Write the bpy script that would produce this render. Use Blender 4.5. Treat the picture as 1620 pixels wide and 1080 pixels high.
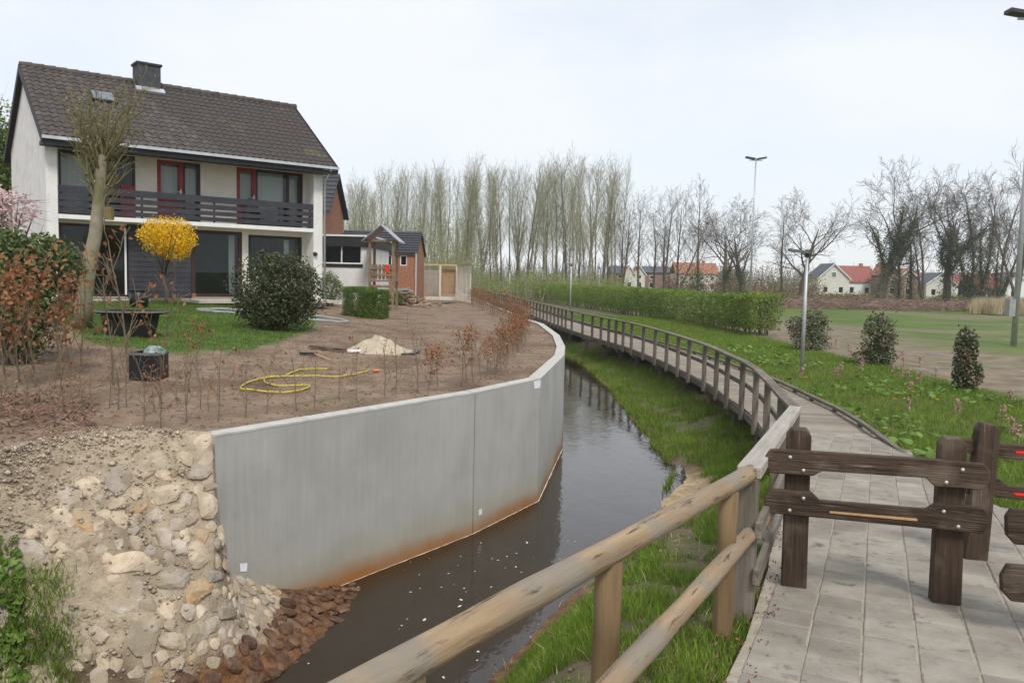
import bpy, bmesh, math, random
import numpy as np
from mathutils import Vector, Matrix, Quaternion
random.seed(7); rng = np.random.default_rng(7)
for o in list(bpy.data.objects): bpy.data.objects.remove(o)
SC = bpy.context.scene; COL = SC.collection

# ---------------------------------------------------------------- camera
CAM_H = 2.6; FPX = 1308.0; PITCH = 100/1308.0; ROLL = 0.022      # calibrated on the 1620x1080 photograph
FWD = np.array([0, math.cos(PITCH), -math.sin(PITCH)])
_u0 = np.array([0, math.sin(PITCH), math.cos(PITCH)]); _r0 = np.array([1.0, 0, 0])
RT = math.cos(ROLL)*_r0 + math.sin(ROLL)*_u0
UP = -math.sin(ROLL)*_r0 + math.cos(ROLL)*_u0
CAM = np.array([0, 0, CAM_H])
cam_d = bpy.data.cameras.new('camera'); cam = bpy.data.objects.new('camera', cam_d); COL.objects.link(cam)
cam_d.sensor_width = 36; cam_d.lens = 36*FPX/1620; cam_d.clip_end = 4000; cam_d.clip_start = 0.05
cam.matrix_world = Matrix(((RT[0], UP[0], -FWD[0], 0), (RT[1], UP[1], -FWD[1], 0), (RT[2], UP[2], -FWD[2], CAM_H), (0, 0, 0, 1)))
SC.camera = cam

# ---------------------------------------------------------------- sky, sun, exposure
SUN_EL, SUN_AZ = math.radians(50), math.radians(163)             # bright overcast, sun behind the camera
wd = bpy.data.worlds.new('World'); SC.world = wd; wd.use_nodes = True
nt = wd.node_tree; nt.nodes.clear(); N = nt.nodes.new
sky = N('ShaderNodeTexSky'); sky.sky_type = 'NISHITA'; sky.sun_disc = False
sky.sun_elevation = SUN_EL; sky.sun_rotation = SUN_AZ
tc = N('ShaderNodeTexCoord'); mp = N('ShaderNodeMapping'); mp.inputs['Scale'].default_value = (1, 1, 2.6)
nz = N('ShaderNodeTexNoise'); nz.inputs['Scale'].default_value = 1.7; nz.inputs['Detail'].default_value = 6; nz.inputs['Roughness'].default_value = .55
rp = N('ShaderNodeValToRGB'); rp.color_ramp.elements[0].position = .34; rp.color_ramp.elements[1].position = .66
rp.color_ramp.elements[0].color = (.58,)*3 + (1,); rp.color_ramp.elements[1].color = (.98,)*3 + (1,)
mx = N('ShaderNodeMix'); mx.data_type = 'RGBA'; mx.inputs[7].default_value = (5.65, 5.86, 6.18, 1)   # cloud deck
bg = N('ShaderNodeBackground'); bg.inputs['Strength'].default_value = .1; wo = N('ShaderNodeOutputWorld')
L = nt.links.new
L(tc.outputs['Generated'], mp.inputs[0]); L(mp.outputs[0], nz.inputs['Vector']); L(nz.outputs[0], rp.inputs[0])
L(rp.outputs[0], mx.inputs[0]); L(sky.outputs[0], mx.inputs[6]); L(mx.outputs[2], bg.inputs[0]); L(bg.outputs[0], wo.inputs[0])
sd = bpy.data.lights.new('sun', 'SUN'); sd.energy = 1.5; sd.angle = math.radians(14); sd.color = (1, .955, .89)
sun = bpy.data.objects.new('sun', sd); COL.objects.link(sun)
_dir = Vector((math.sin(SUN_AZ)*math.cos(SUN_EL), math.cos(SUN_AZ)*math.cos(SUN_EL), math.sin(SUN_EL)))
sun.rotation_euler = (-_dir).to_track_quat('-Z', 'Y').to_euler()
vs = SC.view_settings; vs.view_transform = 'Standard'; vs.look = 'None'; vs.exposure = 0.76; vs.gamma = 1; vs.use_curve_mapping = False
SC.cycles.use_denoising = True; SC.cycles.max_bounces = 6; SC.cycles.volume_bounces = 2; SC.cycles.transparent_max_bounces = 8

# ---------------------------------------------------------------- calibration helpers (photo pixel -> a real plane)
def ray(px, py): return FWD + (px-810)/FPX*RT - (py-540)/FPX*UP
def at(px, py, z):
    d = ray(px, py); return CAM + (z-CAM_H)/d[2]*d
def atY(px, py, y):
    d = ray(px, py); return CAM + y/d[1]*d
def at_plane(px, py, p0, n):
    d = ray(px, py); n = np.array(n, float); return CAM + ((np.array(p0)-CAM)@n)/(d@n)*d
RAMP_Y, RAMP_S = 14.5, .055
def ramp(y): return RAMP_S*np.maximum(RAMP_Y-np.asarray(y, float), 0)
def at_ramp(px, py, off=0.):           # point on the sloping paved path, raised by off
    d = ray(px, py)                    # z = S*(Y0-y)+off
    t = (RAMP_S*RAMP_Y+off-CAM_H)/(d[2]+RAMP_S*d[1]); return CAM + t*d
Z_DECK, Z_RAIL, Z_WATER, Z_WALL = 0., 1.01, -1.09, .97

# ---------------------------------------------------------------- mesh helpers
class MB:
    def __init__(s): s.v = []; s.f = []
    def add(s, v, f):
        o = len(s.v); s.v += [tuple(map(float, p)) for p in v]; s.f += [tuple(i+o for i in q) for q in f]; return s
    def box(s, x0, x1, y0, y1, z0, z1):
        return s.add([(x0,y0,z0),(x1,y0,z0),(x1,y1,z0),(x0,y1,z0),(x0,y0,z1),(x1,y0,z1),(x1,y1,z1),(x0,y1,z1)],
                     [(0,3,2,1),(4,5,6,7),(0,1,5,4),(1,2,6,5),(2,3,7,6),(3,0,4,7)])
    def prism(s, poly, vec):           # extrude a 3D polygon by vec
        n = len(poly); vec = np.array(vec); a = [np.array(p) for p in poly]
        return s.add(a+[p+vec for p in a], [tuple(range(n))[::-1], tuple(range(n, 2*n))]+[(i, (i+1) % n, (i+1) % n+n, i+n) for i in range(n)])
    def tube(s, pts, rad, n=8, cap=True):
        pts = [np.array(p, float) for p in pts]; m = len(pts)
        rad = [rad]*m if np.isscalar(rad) else rad; vs_ = []; ref = None
        for i in range(m):
            t = pts[min(i+1, m-1)]-pts[max(i-1, 0)]; t = t/(np.linalg.norm(t)+1e-9)
            if ref is None: ref = np.array([0, 0, 1.]) if abs(t[2]) < .9 else np.array([1., 0, 0])
            a = np.cross(t, ref); a /= np.linalg.norm(a)+1e-9; b = np.cross(a, t); ref = b
            vs_ += [pts[i]+rad[i]*(math.cos(2*math.pi*k/n)*a+math.sin(2*math.pi*k/n)*b) for k in range(n)]
        fs = [(i*n+k, i*n+(k+1) % n, (i+1)*n+(k+1) % n, (i+1)*n+k) for i in range(m-1) for k in range(n)]
        if cap: fs += [tuple(range(n))[::-1], tuple(range((m-1)*n, m*n))]
        return s.add(vs_, fs)
    def mesh(s, name, m, smooth=False):
        me = bpy.data.meshes.new(name); me.from_pydata(s.v, [], s.f); me.update()
        bm = bmesh.new(); bm.from_mesh(me); bmesh.ops.recalc_face_normals(bm, faces=bm.faces); bm.to_mesh(me); bm.free()
        if m: me.materials.append(m)
        if smooth: me.polygons.foreach_set('use_smooth', [True]*len(me.polygons))
        return me
    def build(s, name, m, parent=None, smooth=False, loc=None):
        return link(name, s.mesh(name, m, smooth), parent, loc)
def link(name, me, parent=None, loc=None, rot=None):
    o = bpy.data.objects.new(name, me); COL.objects.link(o)
    if parent is not None: o.parent = parent
    if loc is not None: o.location = tuple(map(float, loc))
    if rot is not None:
        o.rotation_mode = 'QUATERNION'; o.rotation_quaternion = rot
    return o
def raw(name, v, f, m, smooth=False):   # big numpy meshes, all faces of equal size
    v = np.ascontiguousarray(v, np.float32); f = np.ascontiguousarray(f, np.int32); k = f.shape[1]
    me = bpy.data.meshes.new(name); me.vertices.add(len(v)); me.vertices.foreach_set('co', v.ravel())
    me.loops.add(f.size); me.loops.foreach_set('vertex_index', f.ravel())
    me.polygons.add(len(f)); me.polygons.foreach_set('loop_start', np.arange(len(f), dtype=np.int32)*k)
    if smooth: me.polygons.foreach_set('use_smooth', np.ones(len(f), bool))
    me.update(calc_edges=True); me.validate()
    if m: me.materials.append(m)
    return me
def tag(o, label, cat, group=None):
    o['label'] = label; o['category'] = cat
    if group: o['group'] = group
    return o
def struct(o): o['kind'] = 'structure'; return o
def stuff(o, label=None, cat=None):
    o['kind'] = 'stuff'
    if label: o['label'] = label
    if cat: o['category'] = cat
    return o
def thing(name, label, cat, loc=(0, 0, 0), rz=0, group=None):
    o = bpy.data.objects.new(name, None); COL.objects.link(o); o.empty_display_size = .2
    o.location = tuple(map(float, loc)); o.rotation_euler = (0, 0, rz); return tag(o, label, cat, group)
def beam(name, p0, p1, w, h, m, parent, base=(0, 0, 0), bev=.006, up=(0, 0, 1), ext=0.):
    """rectangular timber from p0 to p1 (world), its grain along local X; w sideways, h along up"""
    p0 = Vector(p0)-Vector(base); p1 = Vector(p1)-Vector(base); d = (p1-p0); ln = d.length; x = d.normalized()
    y = Vector(up).cross(x).normalized(); z = x.cross(y)
    me = bpy.data.meshes.new(name); b = bmesh.new(); bmesh.ops.create_cube(b, size=1)
    for q in b.verts: q.co = Vector(((q.co.x+.5)*(ln+2*ext)-ext, q.co.y*w, q.co.z*h))
    if bev: bmesh.ops.bevel(b, geom=b.edges[:], offset=bev, segments=1, affect='EDGES')
    b.to_mesh(me); b.free(); me.materials.append(m)
    return link(name, me, parent, p0, Matrix((x, y, z)).transposed().to_quaternion())
def log(name, p0, p1, r, m, parent, base=(0, 0, 0), n=14, seg=10, wob=.05):
    p0 = Vector(p0)-Vector(base); p1 = Vector(p1)-Vector(base); d = p1-p0; ln = d.length
    b = MB(); xs = np.linspace(0, ln, seg+1)
    b.tube([(x, r*wob*math.sin(3*x+1), r*wob*math.cos(2.3*x)) for x in xs], [r*(1+wob*math.sin(5.1*x)*.6+random.uniform(-.02, .02)) for x in xs], n)
    return link(name, b.mesh(name, m, True), parent, p0, Vector((1, 0, 0)).rotation_difference(d))

# ---------------------------------------------------------------- materials
MATS = {}
def mat(name, c1, c2=None, scale=4., rough=.85, bump=0., bscale=None, c3=None, s3=1.2, t3=(.55, .7), stretch=None, coord='world',
        rand=0., island=0., spec=.3, metal=0., trans=0., detail=6, bdist=.02, dirt=None):
    if name in MATS: return MATS[name]
    m = bpy.data.materials.new(name); m.use_nodes = True; t = m.node_tree; p = t.nodes['Principled BSDF']; K = t.links.new; Q = t.nodes.new
    p.inputs['Roughness'].default_value = rough; p.inputs['Specular IOR Level'].default_value = spec; p.inputs['Metallic'].default_value = metal
    c2 = c2 or tuple(min(1, x*1.25) for x in c1)
    if coord == 'world': src = Q('ShaderNodeNewGeometry').outputs['Position']
    else: src = Q('ShaderNodeTexCoord').outputs['Object']
    if stretch:
        ma = Q('ShaderNodeMapping'); ma.inputs['Scale'].default_value = stretch; K(src, ma.inputs[0]); src2 = ma.outputs[0]
    else: src2 = src
    n1 = Q('ShaderNodeTexNoise'); n1.inputs['Scale'].default_value = scale; n1.inputs['Detail'].default_value = detail; n1.inputs['Roughness'].default_value = .62
    K(src2, n1.inputs['Vector'])
    r1 = Q('ShaderNodeValToRGB'); r1.color_ramp.elements[0].position = .33; r1.color_ramp.elements[1].position = .67
    r1.color_ramp.elements[0].color = (*c1, 1); r1.color_ramp.elements[1].color = (*c2, 1); K(n1.outputs[0], r1.inputs[0]); out = r1.outputs[0]
    if c3:
        n3 = Q('ShaderNodeTexNoise'); n3.inputs['Scale'].default_value = s3; n3.inputs['Detail'].default_value = 5; K(src, n3.inputs['Vector'])
        r3 = Q('ShaderNodeMapRange'); r3.inputs[1].default_value = t3[0]; r3.inputs[2].default_value = t3[1]; K(n3.outputs[0], r3.inputs[0])
        mm = Q('ShaderNodeMix'); mm.data_type = 'RGBA'; mm.inputs[7].default_value = (*c3, 1); K(r3.outputs[0], mm.inputs[0]); K(out, mm.inputs[6]); out = mm.outputs[2]
    if dirt:
        dc, dsc, d0, d1 = dirt[:4]; nd = Q('ShaderNodeTexNoise'); nd.inputs['Scale'].default_value = dsc; nd.inputs['Detail'].default_value = 8; nd.inputs['Roughness'].default_value = .7
        if len(dirt) > 4: md = Q('ShaderNodeMapping'); md.inputs['Scale'].default_value = dirt[4]; K(src, md.inputs[0]); K(md.outputs[0], nd.inputs['Vector'])
        else: K(src, nd.inputs['Vector'])
        rd = Q('ShaderNodeMapRange'); rd.inputs[1].default_value = d0; rd.inputs[2].default_value = d1; K(nd.outputs[0], rd.inputs[0]); xd = Q('ShaderNodeMix'); xd.data_type = 'RGBA'; xd.inputs[7].default_value = (*dc, 1)
        K(rd.outputs[0], xd.inputs[0]); K(out, xd.inputs[6]); out = xd.outputs[2]
    if rand or island:
        hs = Q('ShaderNodeHueSaturation'); mr = Q('ShaderNodeMapRange'); a = rand or island
        K((Q('ShaderNodeObjectInfo').outputs['Random'] if rand else Q('ShaderNodeNewGeometry').outputs['Random Per Island']), mr.inputs[0])
        mr.inputs[3].default_value = 1-a; mr.inputs[4].default_value = 1+a; K(mr.outputs[0], hs.inputs['Value']); K(out, hs.inputs['Color']); out = hs.outputs[0]
    K(out, p.inputs['Base Color'])
    if bump:
        nb = Q('ShaderNodeTexNoise'); nb.inputs['Scale'].default_value = bscale or scale*3; nb.inputs['Detail'].default_value = 6; K(src2, nb.inputs['Vector'])
        bp = Q('ShaderNodeBump'); bp.inputs['Strength'].default_value = bump; bp.inputs['Distance'].default_value = bdist
        K(nb.outputs[0], bp.inputs['Height']); K(bp.outputs[0], p.inputs['Normal'])
    if trans:
        tr = Q('ShaderNodeBsdfTranslucent'); K(out, tr.inputs[0]); ms = Q('ShaderNodeMixShader'); ms.inputs[0].default_value = trans
        K(p.outputs[0], ms.inputs[1]); K(tr.outputs[0], ms.inputs[2]); K(ms.outputs[0], t.nodes['Material Output'].inputs[0])
    m['out'] = 1; MATS[name] = m; return m
def nodes(m): return m.node_tree, m.node_tree.nodes['Principled BSDF']
WOOD_GREY = mat('wood_grey', (.10, .083, .066), (.215, .185, .15), 1, .85, .5, 3, stretch=(1.2, 22, 22), coord='obj', rand=.18, c3=(.12, .11, .075), s3=1.6, t3=(.5, .75))
WOOD_PALE = mat('wood_pale', (.30, .265, .23), (.44, .40, .355), 1, .85, .4, 3, stretch=(1.2, 24, 24), coord='obj', rand=.08)
WOOD_LOG = mat('wood_log', (.22, .148, .078), (.38, .275, .168), 1, .75, .5, 3, stretch=(.9, 11, 11), coord='obj', rand=.1, c3=(.25, .215, .165), s3=3.2, t3=(.42, .60), dirt=((.07, .045, .026), 1, .57, .66, (2.6, 26, 26)))
WOOD_POST = mat('wood_post', (.12, .078, .038), (.215, .145, .072), 1, .8, .4, 3, stretch=(1.2, 16, 16), coord='obj', rand=.1)
WOOD_BROWN = mat('wood_brown', (.036, .023, .015), (.082, .054, .036), 1, .8, .8, 3, stretch=(1.5, 26, 26), coord='obj', rand=.18, c3=(.15, .115, .085), s3=3.2, t3=(.52, .74), dirt=((.20, .165, .13), 1, .60, .68, (3, 40, 40)))
PLANK = mat('plank', (.19, .16, .125), (.30, .26, .21), 1, .9, .5, 3, stretch=(1.5, 20, 20), coord='obj', rand=.2)
SLAB = mat('paving_slab', (.25, .224, .184), (.335, .305, .255), 5, .9, .5, 60, rand=.15, c3=(.205, .183, .145), s3=1.3, t3=(.5, .75), bdist=.004, dirt=((.12, .108, .085), 6, .56, .70))
SAND = mat('joint_sand', (.30, .26, .20), (.42, .37, .29), 12, .95, .6, 50)
METAL = mat('galvanised', (.38, .40, .42), (.50, .52, .54), 3, .45, 0, metal=.5)
DARK = mat('dark_metal', (.03, .03, .033), (.05, .05, .05), 6, .5)
BOLT = mat('bolt', (.45, .43, .36), (.55, .52, .44), 20, .4, metal=.6)
# ================================================================ LAND
def smooth(t): t = np.clip(t, 0, 1); return t*t*(3-2*t)
def vnoise(x, y, s, seed=0):
    x = np.asarray(x, float)*s+seed*17.3; y = np.asarray(y, float)*s-seed*9.1
    xi = np.floor(x); yi = np.floor(y); fx = smooth(x-xi); fy = smooth(y-yi)
    h = lambda a, b: np.modf(np.abs(np.sin(a*127.1+b*311.7+seed*74.7)*43758.5453))[0]
    return (h(xi, yi)*(1-fx)+h(xi+1, yi)*fx)*(1-fy)+(h(xi, yi+1)*(1-fx)+h(xi+1, yi+1)*fx)*fy
def fbm(x, y, s, o=4, seed=0): return sum(vnoise(x, y, s*2**k, seed+k)/2**k for k in range(o))/sum(1/2**k for k in range(o))-.5
def poly_dist(x, y, P):                  # distance to a polyline, sign > 0 to the right of its direction, and the side point
    x = np.asarray(x, float); y = np.asarray(y, float); best = np.full(x.shape, 1e9); sg = np.zeros(x.shape); cx = x.copy(); cy = y.copy()
    for (ax, ay), (bx, by) in zip(P[:-1], P[1:]):
        dx, dy = bx-ax, by-ay; t = np.clip(((x-ax)*dx+(y-ay)*dy)/(dx*dx+dy*dy), 0, 1); qx = ax+t*dx; qy = ay+t*dy
        d = np.hypot(x-qx, y-qy); k = d < best; best = np.where(k, d, best); sg = np.where(k, np.sign((x-ax)*dy-(y-ay)*dx), sg)
        cx = np.where(k, qx, cx); cy = np.where(k, qy, cy)
    return best*sg, cx, cy
def inside(x, y, P):
    c = np.zeros(np.shape(x), bool); n = len(P)
    for i in range(n):
        (x1, y1), (x2, y2) = P[i], P[(i+1) % n]
        k = ((y1 > y) != (y2 > y)) & (x < (x2-x1)*(y-y1)/((y2-y1) or 1e-9)+x1); c ^= k
    return c
def xy(*pts, z=0): return [tuple(at(a, b, z)[:2]) for a, b in pts]
# outer face of the concrete wall, near end first
WALL = xy((338, 688), (752, 620), (855, 598), (892, 562), (894, 548), (885, 530), (860, 512), (832, 503), (800, 490), z=Z_WALL)+[(-3.05, 66), (-5.2, 84)]
# right-hand water's edge, near first
SHORE = [(-3.2, -3), (-1.9, 2.4), (-1.1, 5.0), (-.3, 7.3), (.62, 9.6)]+xy((985, 860), (1035, 740), (1000, 690), (945, 610), (900, 570), z=Z_WATER)+[(1.0, 48), (-1.6, 68), (-4.2, 90)]
DECK = xy((1258, 645), (1195, 580), (1150, 558), (1100, 538), (1000, 510), (900, 490), z=Z_RAIL)+[(-.9, 80), (-4.6, 108)]     # line of the railing
PATH = [tuple(at_ramp(a, b)[:2]) for a, b in ((1130, 1110), (1180, 1010), (1215, 900), (1228, 800), (1240, 730), (1252, 684), (1362, 684), (1440, 715), (1500, 760), (1580, 800), (1750, 860))]+[(7.5, 3.0), (5.5, -2.5), (1.0, -2.5), (.9, 2.5)]
def z_low(x, y):
    d, _, _ = poly_dist(x, y, SHORE)      # > 0 : right of the shore
    wdt = 1.7+2.5*smooth((np.asarray(y)-8)/6)
    t = np.clip(d/wdt, 0, 1); top = ramp(y)-.05
    z = (Z_WATER-.03)+(top-Z_WATER+.03)*(.12*t+.88*smooth(t)**1.25)
    z = np.where(d < 0, Z_WATER-.05-.35*smooth(-d/.8), z)
    z = z+np.where(d > 0, fbm(x, y, .9, 4, 3)*.14*np.clip(d/.6, 0, 1)*np.exp(-np.maximum(d-14, 0)/6), 0)
    far = smooth((d-1.5)/3); pd = np.abs(poly_dist(x, y, PATH+[PATH[0]])[0]); near_p = np.where(inside(np.asarray(x, float), np.asarray(y, float), PATH), 1., smooth(1-pd/.35)); z = z*(1-near_p)+(ramp(y)-.06-.1*(near_p >= 1))*near_p*(d > 0)+z*near_p*(d <= 0)
    return z+far*(fbm(x, y, .12, 3, 8)*.25*smooth((np.asarray(y)-16)/12))
def axis(a, b, lo, hi, step, far):        # fine between lo and hi, widening outwards
    xs = list(np.arange(lo, hi+1e-6, step)); s = step; p = lo; l = []
    while p > a: s *= 1.22; p -= s; l.append(p)
    s = step; p = hi; r = []
    while p < b: s *= 1.22; p += s; r.append(p)
    return np.array(l[::-1]+xs+r)
def grid_mesh(name, X, Y, zf, m, keep=None, smooth_=True):
    gx, gy = np.meshgrid(X, Y); v = np.stack([gx, gy, zf(gx, gy)], -1).reshape(-1, 3); nx = len(X); ny = len(Y)
    i = (np.arange(ny-1)[:, None]*nx+np.arange(nx-1)).ravel(); f = np.stack([i, i+1, i+nx+1, i+nx], 1)
    return raw(name, v, f, m, smooth_)
def masked(m, attr, cols):                # blends further colour pairs in by named vertex masks
    t, p = nodes(m); lk = p.inputs['Base Color'].links[0]; out = lk.from_socket
    for nm, (a, b, sc) in cols.items():
        at_ = t.nodes.new('ShaderNodeAttribute'); at_.attribute_name = nm
        n = t.nodes.new('ShaderNodeTexNoise'); n.inputs['Scale'].default_value = sc; n.inputs['Detail'].default_value = 7
        t.links.new(t.nodes.new('ShaderNodeNewGeometry').outputs['Position'], n.inputs['Vector'])
        r = t.nodes.new('ShaderNodeValToRGB'); r.color_ramp.elements[0].position = .36; r.color_ramp.elements[1].position = .64
        r.color_ramp.elements[0].color = (*a, 1); r.color_ramp.elements[1].color = (*b, 1); t.links.new(n.outputs[0], r.inputs[0])
        mx_ = t.nodes.new('ShaderNodeMix'); mx_.data_type = 'RGBA'; t.links.new(at_.outputs['Fac'], mx_.inputs[0]); t.links.new(out, mx_.inputs[6]); t.links.new(r.outputs[0], mx_.inputs[7]); out = mx_.outputs[2]
    t.links.new(out, p.inputs['Base Color'])
def set_attr(me, name, vals):
    a = me.attributes.new(name, 'FLOAT', 'POINT'); a.data.foreach_set('value', np.ascontiguousarray(vals, np.float32).ravel())
def mesh_xy(me):
    v = np.empty(len(me.vertices)*3, np.float32); me.vertices.foreach_get('co', v); v = v.reshape(-1, 3); return v[:, 0].astype(float), v[:, 1].astype(float), v[:, 2].astype(float)
GROUND = mat('bank_soil', (.085, .058, .035), (.17, .125, .08), 3, .95, .8, 14, bdist=.04)
masked(GROUND, None, {'turf': ((.045, .085, .014), (.10, .15, .03), 5), 'field': ((.06, .115, .016), (.115, .158, .03), .35), 'mud': ((.15, .115, .075), (.25, .20, .14), 1.3),
                      'wet': ((.10, .045, .018), (.20, .11, .05), 6), 'clay': ((.30, .21, .115), (.46, .36, .23), 5)})
gm = grid_mesh('ground', axis(-420, 480, -8, 14, .2, 0), axis(-25, 430, -2, 44, .22, 0), z_low, GROUND)
gx, gy, gz = mesh_xy(gm); ds, _, _ = poly_dist(gx, gy, SHORE)
FENCE_X = 11.9
fld = smooth((gx-FENCE_X-.2)/.8)*(ds > 2); fld = np.maximum(fld, smooth((gy-100)/20))
mud = fld*np.clip(smooth((19-(gx-FENCE_X)*1.4+6*fbm(gx, gy, .3, 3, 2)-3)/9)*.85+smooth((fbm(gx, gy*2.5, .09, 4, 5)-.01)/.14)*.7, 0, 1)*(1-smooth((gy-95)/30))
set_attr(gm, 'field', fld); set_attr(gm, 'mud', mud)
set_attr(gm, 'turf', (1-fld)*smooth((ds-.45)/.5)*np.clip(.4+fbm(gx, gy, 1.6, 4, 4)*1.6, 0, 1)); set_attr(gm, 'wet', (1-smooth((np.abs(ds)-.1)/.5)))
CLAY = lambda x, y: smooth((x*0+.95+fbm(x, y, 1.1, 4, 61)*1.5-np.abs(poly_dist(x, y, SHORE)[0]-.62)*1.25)/.35-.9)*smooth((y-9.2)/1.2)*smooth((16.5-y)/1.5)*(poly_dist(x, y, SHORE)[0] > 0)
set_attr(gm, 'clay', CLAY(gx, gy)); struct(link('ground', gm))

# garden behind the wall -------------------------------------------------
HZ = 1.62                                 # house floor level
WC = [(x-.1, y+.05) for x, y in WALL]     # wall centre line
TOPL = [tuple(at(a, b, 1.0)[:2]) for a, b in ((330, 684), (200, 683), (90, 697), (0, 718), (-160, 760))]+[(-9, 6.2), (-16, 5)]
GPOLY = [(-70, 120), (-6.2, 110), ]+WC[::-1]+TOPL+[(-70, 2)]
def z_gar(x, y):
    d, _, _ = poly_dist(x, y, WC); d = np.abs(d)
    z = Z_WALL-.05+(HZ-.05-Z_WALL)*smooth((d-.8)/13)
    z = z+fbm(x, y, .55, 4, 11)*.13*smooth(d/.8)+fbm(x, y, 2.6, 3, 21)*.055
    return z
SOIL = mat('garden_soil', (.17, .115, .075), (.29, .21, .145), 2.2, .95, .9, 16, c3=(.12, .08, .052), s3=.8, t3=(.5, .72), bdist=.05)
masked(SOIL, None, {'lawn': ((.05, .10, .015), (.095, .155, .028), 4), 'grit': ((.27, .22, .155), (.44, .37, .27), 14)})
def garden():
    X = axis(-70, 3, -9, 1.6, .13, 0); Y = np.concatenate([np.arange(4.5, 24, .14), np.arange(24, 70, .5), np.arange(70, 121, 3)])
    X = X[X < 2.2]; g1, g2 = np.meshgrid(X, Y); ins = inside(g1, g2, GPOLY)
    cell = ins[:-1, :-1] | ins[1:, :-1] | ins[:-1, 1:] | ins[1:, 1:]
    edge = WC+TOPL; edge = WC[::-1]+TOPL
    _, cx, cy = poly_dist(g1, g2, edge); px_ = np.where(ins, g1, cx); py_ = np.where(ins, g2, cy)
    v = np.stack([px_, py_, z_gar(px_, py_)], -1).reshape(-1, 3); nx = len(X)
    r, c = np.nonzero(cell); i = r*nx+c; f = np.stack([i, i+1, i+nx+1, i+nx], 1)
    me = raw('garden_soil', v, f, SOIL, True); return me
gme = garden(); x_, y_, _z = mesh_xy(gme)
LAWN = [tuple(at(a, b, 1.5)[:2]) for a, b in ((95, 505), (150, 521), (260, 525), (400, 521), (450, 512), (495, 500), (500, 484), (300, 474), (90, 474), (20, 480))]
dl, _, _ = poly_dist(x_, y_, LAWN+[LAWN[0]]); sdl = np.where(inside(x_, y_, LAWN), np.abs(dl), -np.abs(dl))
LAWNM = smooth((sdl+.25+fbm(x_, y_, 1.2, 3, 6)*.6)/.4); set_attr(gme, 'lawn', LAWNM)
dt, _, _ = poly_dist(x_, y_, TOPL); set_attr(gme, 'grit', 1-smooth((np.abs(dt)-.25+fbm(x_, y_, 1.5, 3, 7)*.5)/.5))
struct(link('garden_soil', gme))

# rubble bank left of the wall ------------------------------------------
def wall_pt(px, py):                      # on the plane of the first wall panel
    a = np.array([*WALL[0], 0]); b = np.array([*WALL[1], 0]); t = b-a; return at_plane(px, py, a, (t[1], -t[0], 0))
RT_TOP = [wall_pt(640, 893), wall_pt(540, 925), wall_pt(440, 930), wall_pt(348, 902), np.array([WALL[0][0]-.05, WALL[0][1]+.12, .98]), at(270, 680, 1.02), at(180, 680, 1.02), at(80, 697, 1.02), at(0, 716, 1.0), at(-160, 760, .98), at(-420, 860, .95)]
RT_TOE = [at(655, 905, -1.14), at(600, 960, -1.16), at(545, 1010, -1.17), at(450, 1090, -1.17), at(342, 1125, -1.17), at(300, 1150, -1.15), at(250, 1160, -1.1), at(120, 1150, -1.05), at(0, 1150, -1.0), at(-180, 1160, -1.), at(-420, 1230, -1.)]
def curve(P, s):
    s = np.clip(s, 0, len(P)-1.0001); i = int(s); t = s-i; p = [P[max(0, min(len(P)-1, i+k))] for k in (-1, 0, 1, 2)]
    if i == 3 or i == 2 or i == 4: return p[1]*(1-t)+p[2]*t
    return .5*((2*p[1])+(-p[0]+p[2])*t+(2*p[0]-5*p[1]+4*p[2]-p[3])*t*t+(-p[0]+3*p[1]-3*p[2]+p[3])*t**3)
def bank(s, v):
    a = curve(RT_TOP, s); b = curve(RT_TOE, s)
    if 3 <= s < 4: a = RT_TOP[3]+(RT_TOP[4]-RT_TOP[3])*(s-3)**1.5
    hz = v**.9; vz = v**1.08
    return np.array([a[0]+(b[0]-a[0])*hz, a[1]+(b[1]-a[1])*hz, a[2]+(b[2]-a[2])*vz])
RUB = mat('rubble_mortar', (.32, .25, .172), (.465, .385, .28), 9, .95, 1.0, 34, c3=(.235, .185, .13), s3=2, t3=(.5, .7), bdist=.03)
masked(RUB, None, {'wet': ((.085, .035, .014), (.22, .11, .05), 9), 'earth': ((.07, .05, .03), (.14, .10, .06), 5)})
def rubble():
    S = np.linspace(0, 10, 190); V = np.linspace(0, 1, 70); v = np.array([bank(s, t) for t in V for s in S]); n = len(S)
    k = fbm(v[:, 0]*1+v[:, 2], v[:, 1]+v[:, 2]*.7, 2.2, 4, 31)*.16*np.repeat(np.minimum(V*5, 1), n)*np.tile(np.clip(np.abs(S-3.6)/1.2-.1, .05, 1), len(V))
    v[:, 1] -= k*.8; v[:, 2] += k*.5
    i = (np.arange(len(V)-1)[:, None]*n+np.arange(n-1)).ravel(); me = raw('rubble_bank', v, np.stack([i, i+1, i+n+1, i+n], 1), RUB, True)
    sx = np.tile(S, len(V)); vv = np.repeat(V, n); set_attr(me, 'wet', smooth((Z_WATER+.42-v[:, 2]+fbm(v[:, 0], v[:, 1], 2, 3, 3)*.3)/.25)*smooth((5.6-sx)/1.2))
    set_attr(me, 'earth', smooth((vv-.45-.12*(9-sx)+fbm(v[:, 0], v[:, 2], 2, 3, 5)*.3)/.12)*smooth((sx-5.4)/.8)); return struct(link('rubble_bank', me))
RB = rubble()
STONE = mat('field_stone', (.39, .305, .21), (.54, .45, .335), 9, .9, .9, 24, rand=.2, c3=(.37, .30, .21), s3=5, t3=(.48, .62), bdist=.02)
STONE_G = mat('grey_stone', (.33, .27, .215), (.46, .395, .325), 9, .9, .9, 24, rand=.2, c3=(.31, .255, .18), s3=5, t3=(.45, .58), bdist=.02)
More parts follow.
